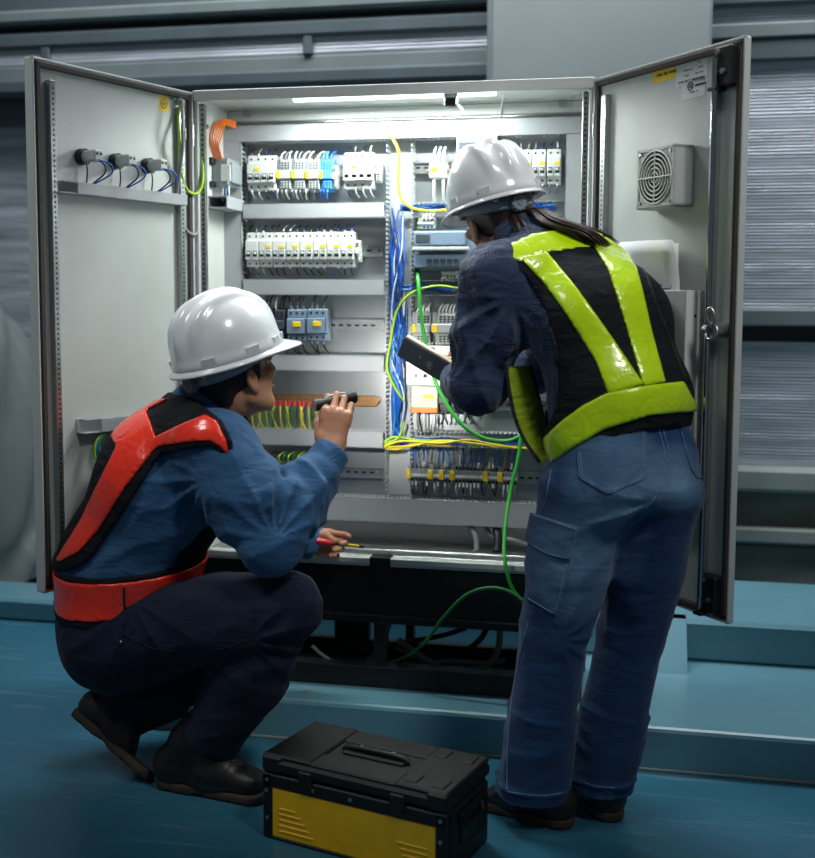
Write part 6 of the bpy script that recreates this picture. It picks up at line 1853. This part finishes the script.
    L_ = spline([W(508, 366, -.44), W(510, 385, -.45), W(516, 415, -.46), (W(525, 438, -.47)), W(541, 462, -.50)], 5); R_ = spline([W(529, 366, -.40), W(533, 382, -.41), W(540, 410, -.42), W(545, 436, -.44), W(549, 455, -.47)], 5)
    strip(list(zip(L_, R_)), 'front_panel', M['lime_inner'], .003, vest)
    mb = MB(); mb.tube([p-CR*.004 for p in L_], .0048, 6, 0); mb.build('front_binding', M['binding'], vest)
    mb = MB(); mb.tube([p+CR*.004 for p in R_], .0048, 6, 0); mb.build('front_binding', M['binding'], vest)
    return wom

def denim_mat(J):
    m = fabric('washed blue denim', (24, 58, 98), .85, 'twill', noise=.16, nscale=22, wrinkle=.26)
    N, L = m.node_tree.nodes, m.node_tree.links; b = N['Principled BSDF']
    src = b.inputs['Base Color'].links[0].from_socket
    ge = N.new('ShaderNodeNewGeometry')
    prev = src
    n = N.new('ShaderNodeTexNoise'); n.inputs['Scale'].default_value = 9; n.inputs['Detail'].default_value = 6
    L.new(ge.outputs['Position'], n.inputs[0])
    # worn pale patches on the seat and thigh
    for (p, rad, amt) in ((W(618, 480, -.58), .13, .75), (W(682, 478, -.55), .09, .6), (W(585, 560, -.60), .17, .55)):
        d = N.new('ShaderNodeVectorMath'); d.operation = 'DISTANCE'; d.inputs[1].default_value = p; L.new(ge.outputs['Position'], d.inputs[0])
        mr = N.new('ShaderNodeMapRange'); mr.inputs[1].default_value = rad; mr.inputs[2].default_value = .02; mr.inputs[3].default_value = 0; mr.inputs[4].default_value = amt*2.1
        L.new(d.outputs['Value'], mr.inputs[0])
        mu = N.new('ShaderNodeMath'); mu.operation = 'MULTIPLY'; mu.use_clamp = True; L.new(mr.outputs[0], mu.inputs[0]); L.new(n.outputs['Fac'], mu.inputs[1])
        mx = N.new('ShaderNodeMix'); mx.data_type = 'RGBA'; L.new(mu.outputs[0], mx.inputs[0]); L.new(prev, mx.inputs[6]); mx.inputs[7].default_value = (*lin((124, 164, 196)), 1)
        prev = mx.outputs[2]
    L.new(prev, b.inputs['Base Color'])
    return m
make_woman()

# tablet in her hand
A_, B_ = W(401, 345.5, -.17), W(462, 382, -.20)
ax = nt(B_-A_); nn = nt(-_F*.86-CU*.50); nn = nt(nn-ax*(nn@ax)); wv = np.cross(ax, nn)
Mt = Matrix([[ax[0], wv[0], nn[0], A_[0]], [ax[1], wv[1], nn[1], A_[1]], [ax[2], wv[2], nn[2], A_[2]], [0, 0, 0, 1]])
Lt = float(np.linalg.norm(B_-A_)); Wt = .030
t = thing('tablet', (A_+B_)/2, 'dark handheld tablet held by the standing worker in front of the white power supply', 'tablet')
mb = MB(Mt); mb.box((0, -Wt, -.008), (Lt, Wt, .006), .003); mb.build('case', M['dark_device'], t)
sg = 1 if (wv@CU) > 0 else -1
mb = MB(Mt); mb.box((.004, sg*Wt-.002*sg, -.012), (Lt, sg*(Wt+.004), .003), .0015); mb.build('bezel', M['cream'], t)
mb = MB(Mt); mb.ring((Lt*.50, -sg*.004, .0062), (0, 0, 1), .009, .0012, 18, 5); mb.cyl((Lt*.50, -sg*.004, .0058), (Lt*.50, -sg*.004, .0066), .005, 14); mb.build('emblem', M['grey_plastic'], t)
mb = MB(Mt); mb.cyl((Lt*.33, sg*.003, .0058), (Lt*.33, sg*.003, .0070), .0025, 10); mb.build('camera_lens', M['zinc'], t)

# ================================================================== toolbox
def toolbox():
    # corners on the floor: front left, front right, back right
    a, b, c = onZ(263.5, 836, 0), onZ(447, 886, 0), onZ(483, 840, 0)
    ex = nt(b-a); Lx = np.linalg.norm(b-a); ey = nt(v3(-ex[1], ex[0], 0)); Ly = abs((c-b)@ey); Ly = min(max(Ly, .19), .26)
    H = float(onY(264, 752, a[1])[2])
    Mx = Matrix([[ex[0], ey[0], 0, a[0]], [ex[1], ey[1], 0, a[1]], [0, 0, 1, 0], [0, 0, 0, 1]])
    t = thing('toolbox', a+ex*Lx/2+ey*Ly/2, 'black plastic toolbox with yellow front panel on the blue floor', 'toolbox')
    hb = H*.76
    mb = MB(Mx); mb.box((0, 0, 0), (Lx, Ly, hb), .008)
    for x in (0, Lx-.028): mb.box((x, -.004, 0), (x+.028, .02, hb+.004), .004)
    mb.box((0, -.004, hb-.030), (Lx, .02, hb+.002), .003); mb.box((.02, -.003, 0), (Lx-.02, .02, .008), .002)
    for k in range(2): mb.box((Lx-.004, .03, .02+.06*k), (Lx+.003, Ly-.03, .055+.06*k), .003)
    mb.build('body', M['black'], t)
    mb = MB(Mx); mb.box((.026, -.0025, .008), (Lx-.026, .004, hb-.029), .002)
    for s, x0 in ((1, .045), (-1, Lx-.045)):
        for k in range(5):
            w = .045+.012*k if s > 0 else .075-.008*k
            zq = .075-.013*k if s > 0 else .068-.013*k
            mb.box((x0, -.0050, zq), (x0+s*w, -.001, zq+.0035), .0015)
    mb.build('front_panel', mat('yellow painted panel', (252, 196, 18), .45, noise=.10, nscale=25), t)
    for x, z in [(.014, hb-.012), (.10*Lx/.4+.02, hb-.013), (Lx*.5, hb-.013), (Lx*.74, hb-.013), (Lx-.014, hb-.012), (.014, .05), (Lx-.014, hb*.62), (.012, hb*.75)]:
        mb = MB(Mx); mb.cyl((x, -.0065, z), (x, -.003, z), .0042, 10); mb.build('screw', M['zinc'], t)
    # lid with raised edges, two raised panels and a recessed grip
    mb = MB(Mx); mb.box((-.003, -.005, hb+.003), (Lx+.003, Ly+.003, H-.008), .010); 
    mb.box((.0, .0, H-.012), (Lx*.27, Ly, H), .004); mb.box((Lx*.73, .0, H-.012), (Lx, Ly, H), .004)
    mb.box((Lx*.27-.003, .0, H-.012), (Lx*.73+.003, Ly*.30, H-.002), .004); mb.box((Lx*.27-.003, Ly*.70, H-.012), (Lx*.73+.003, Ly, H-.002), .004)
    for x in (Lx*.76, Lx*.90):
        mb.box((x, .015, H-.004), (x+.03, .06, H+.003), .002); mb.box((x, Ly-.06, H-.004), (x+.03, Ly-.015, H+.003), .002)
    mb.box((-.001, -.006, hb+.004), (.05, .03, H-.002), .006); mb.box((Lx-.05, -.006, hb+.004), (Lx+.001, .03, H-.002), .006)
    lid = mb.build('lid', M['black'], t)
    mb = MB(Mx); mb.box((Lx*.33, Ly*.42, H-.010), (Lx*.67, Ly*.58, H-.001), .003); mb.tube([(Lx*.32, Ly*.5, H-.004), (Lx*.36, Ly*.5, H+.004), (Lx*.5, Ly*.5, H+.006), (Lx*.64, Ly*.5, H+.004), (Lx*.68, Ly*.5, H-.004)], .007, 10)
    hd = mb.build('carry_handle', M['black'], lid)
    mb = MB(Mx); mb.cyl((Lx*.42, Ly*.5, H+.005), (Lx*.42, Ly*.5, H+.013), .004, 8); mb.cyl((Lx*.6, Ly*.5, H+.005), (Lx*.6, Ly*.5, H+.013), .004, 8); mb.build('rivet', M['zinc'], hd)
    for x in (Lx*.25, Lx*.75):
        mb = MB(Mx); mb.box((x-.018, -.010, hb-.020), (x+.018, -.003, hb+.026), .003); mb.build('latch', M['black'], t)
    mb = MB(Mx); mb.box((Lx+.001, Ly*.25, hb*.45), (Lx+.008, Ly*.75, hb*.9), .004); mb.tube([(Lx+.008, Ly*.28, hb*.8), (Lx+.016, Ly*.35, hb*.7), (Lx+.016, Ly*.65, hb*.7), (Lx+.008, Ly*.72, hb*.8)], .006, 8); mb.build('side_grip', M['black'], t)
toolbox()
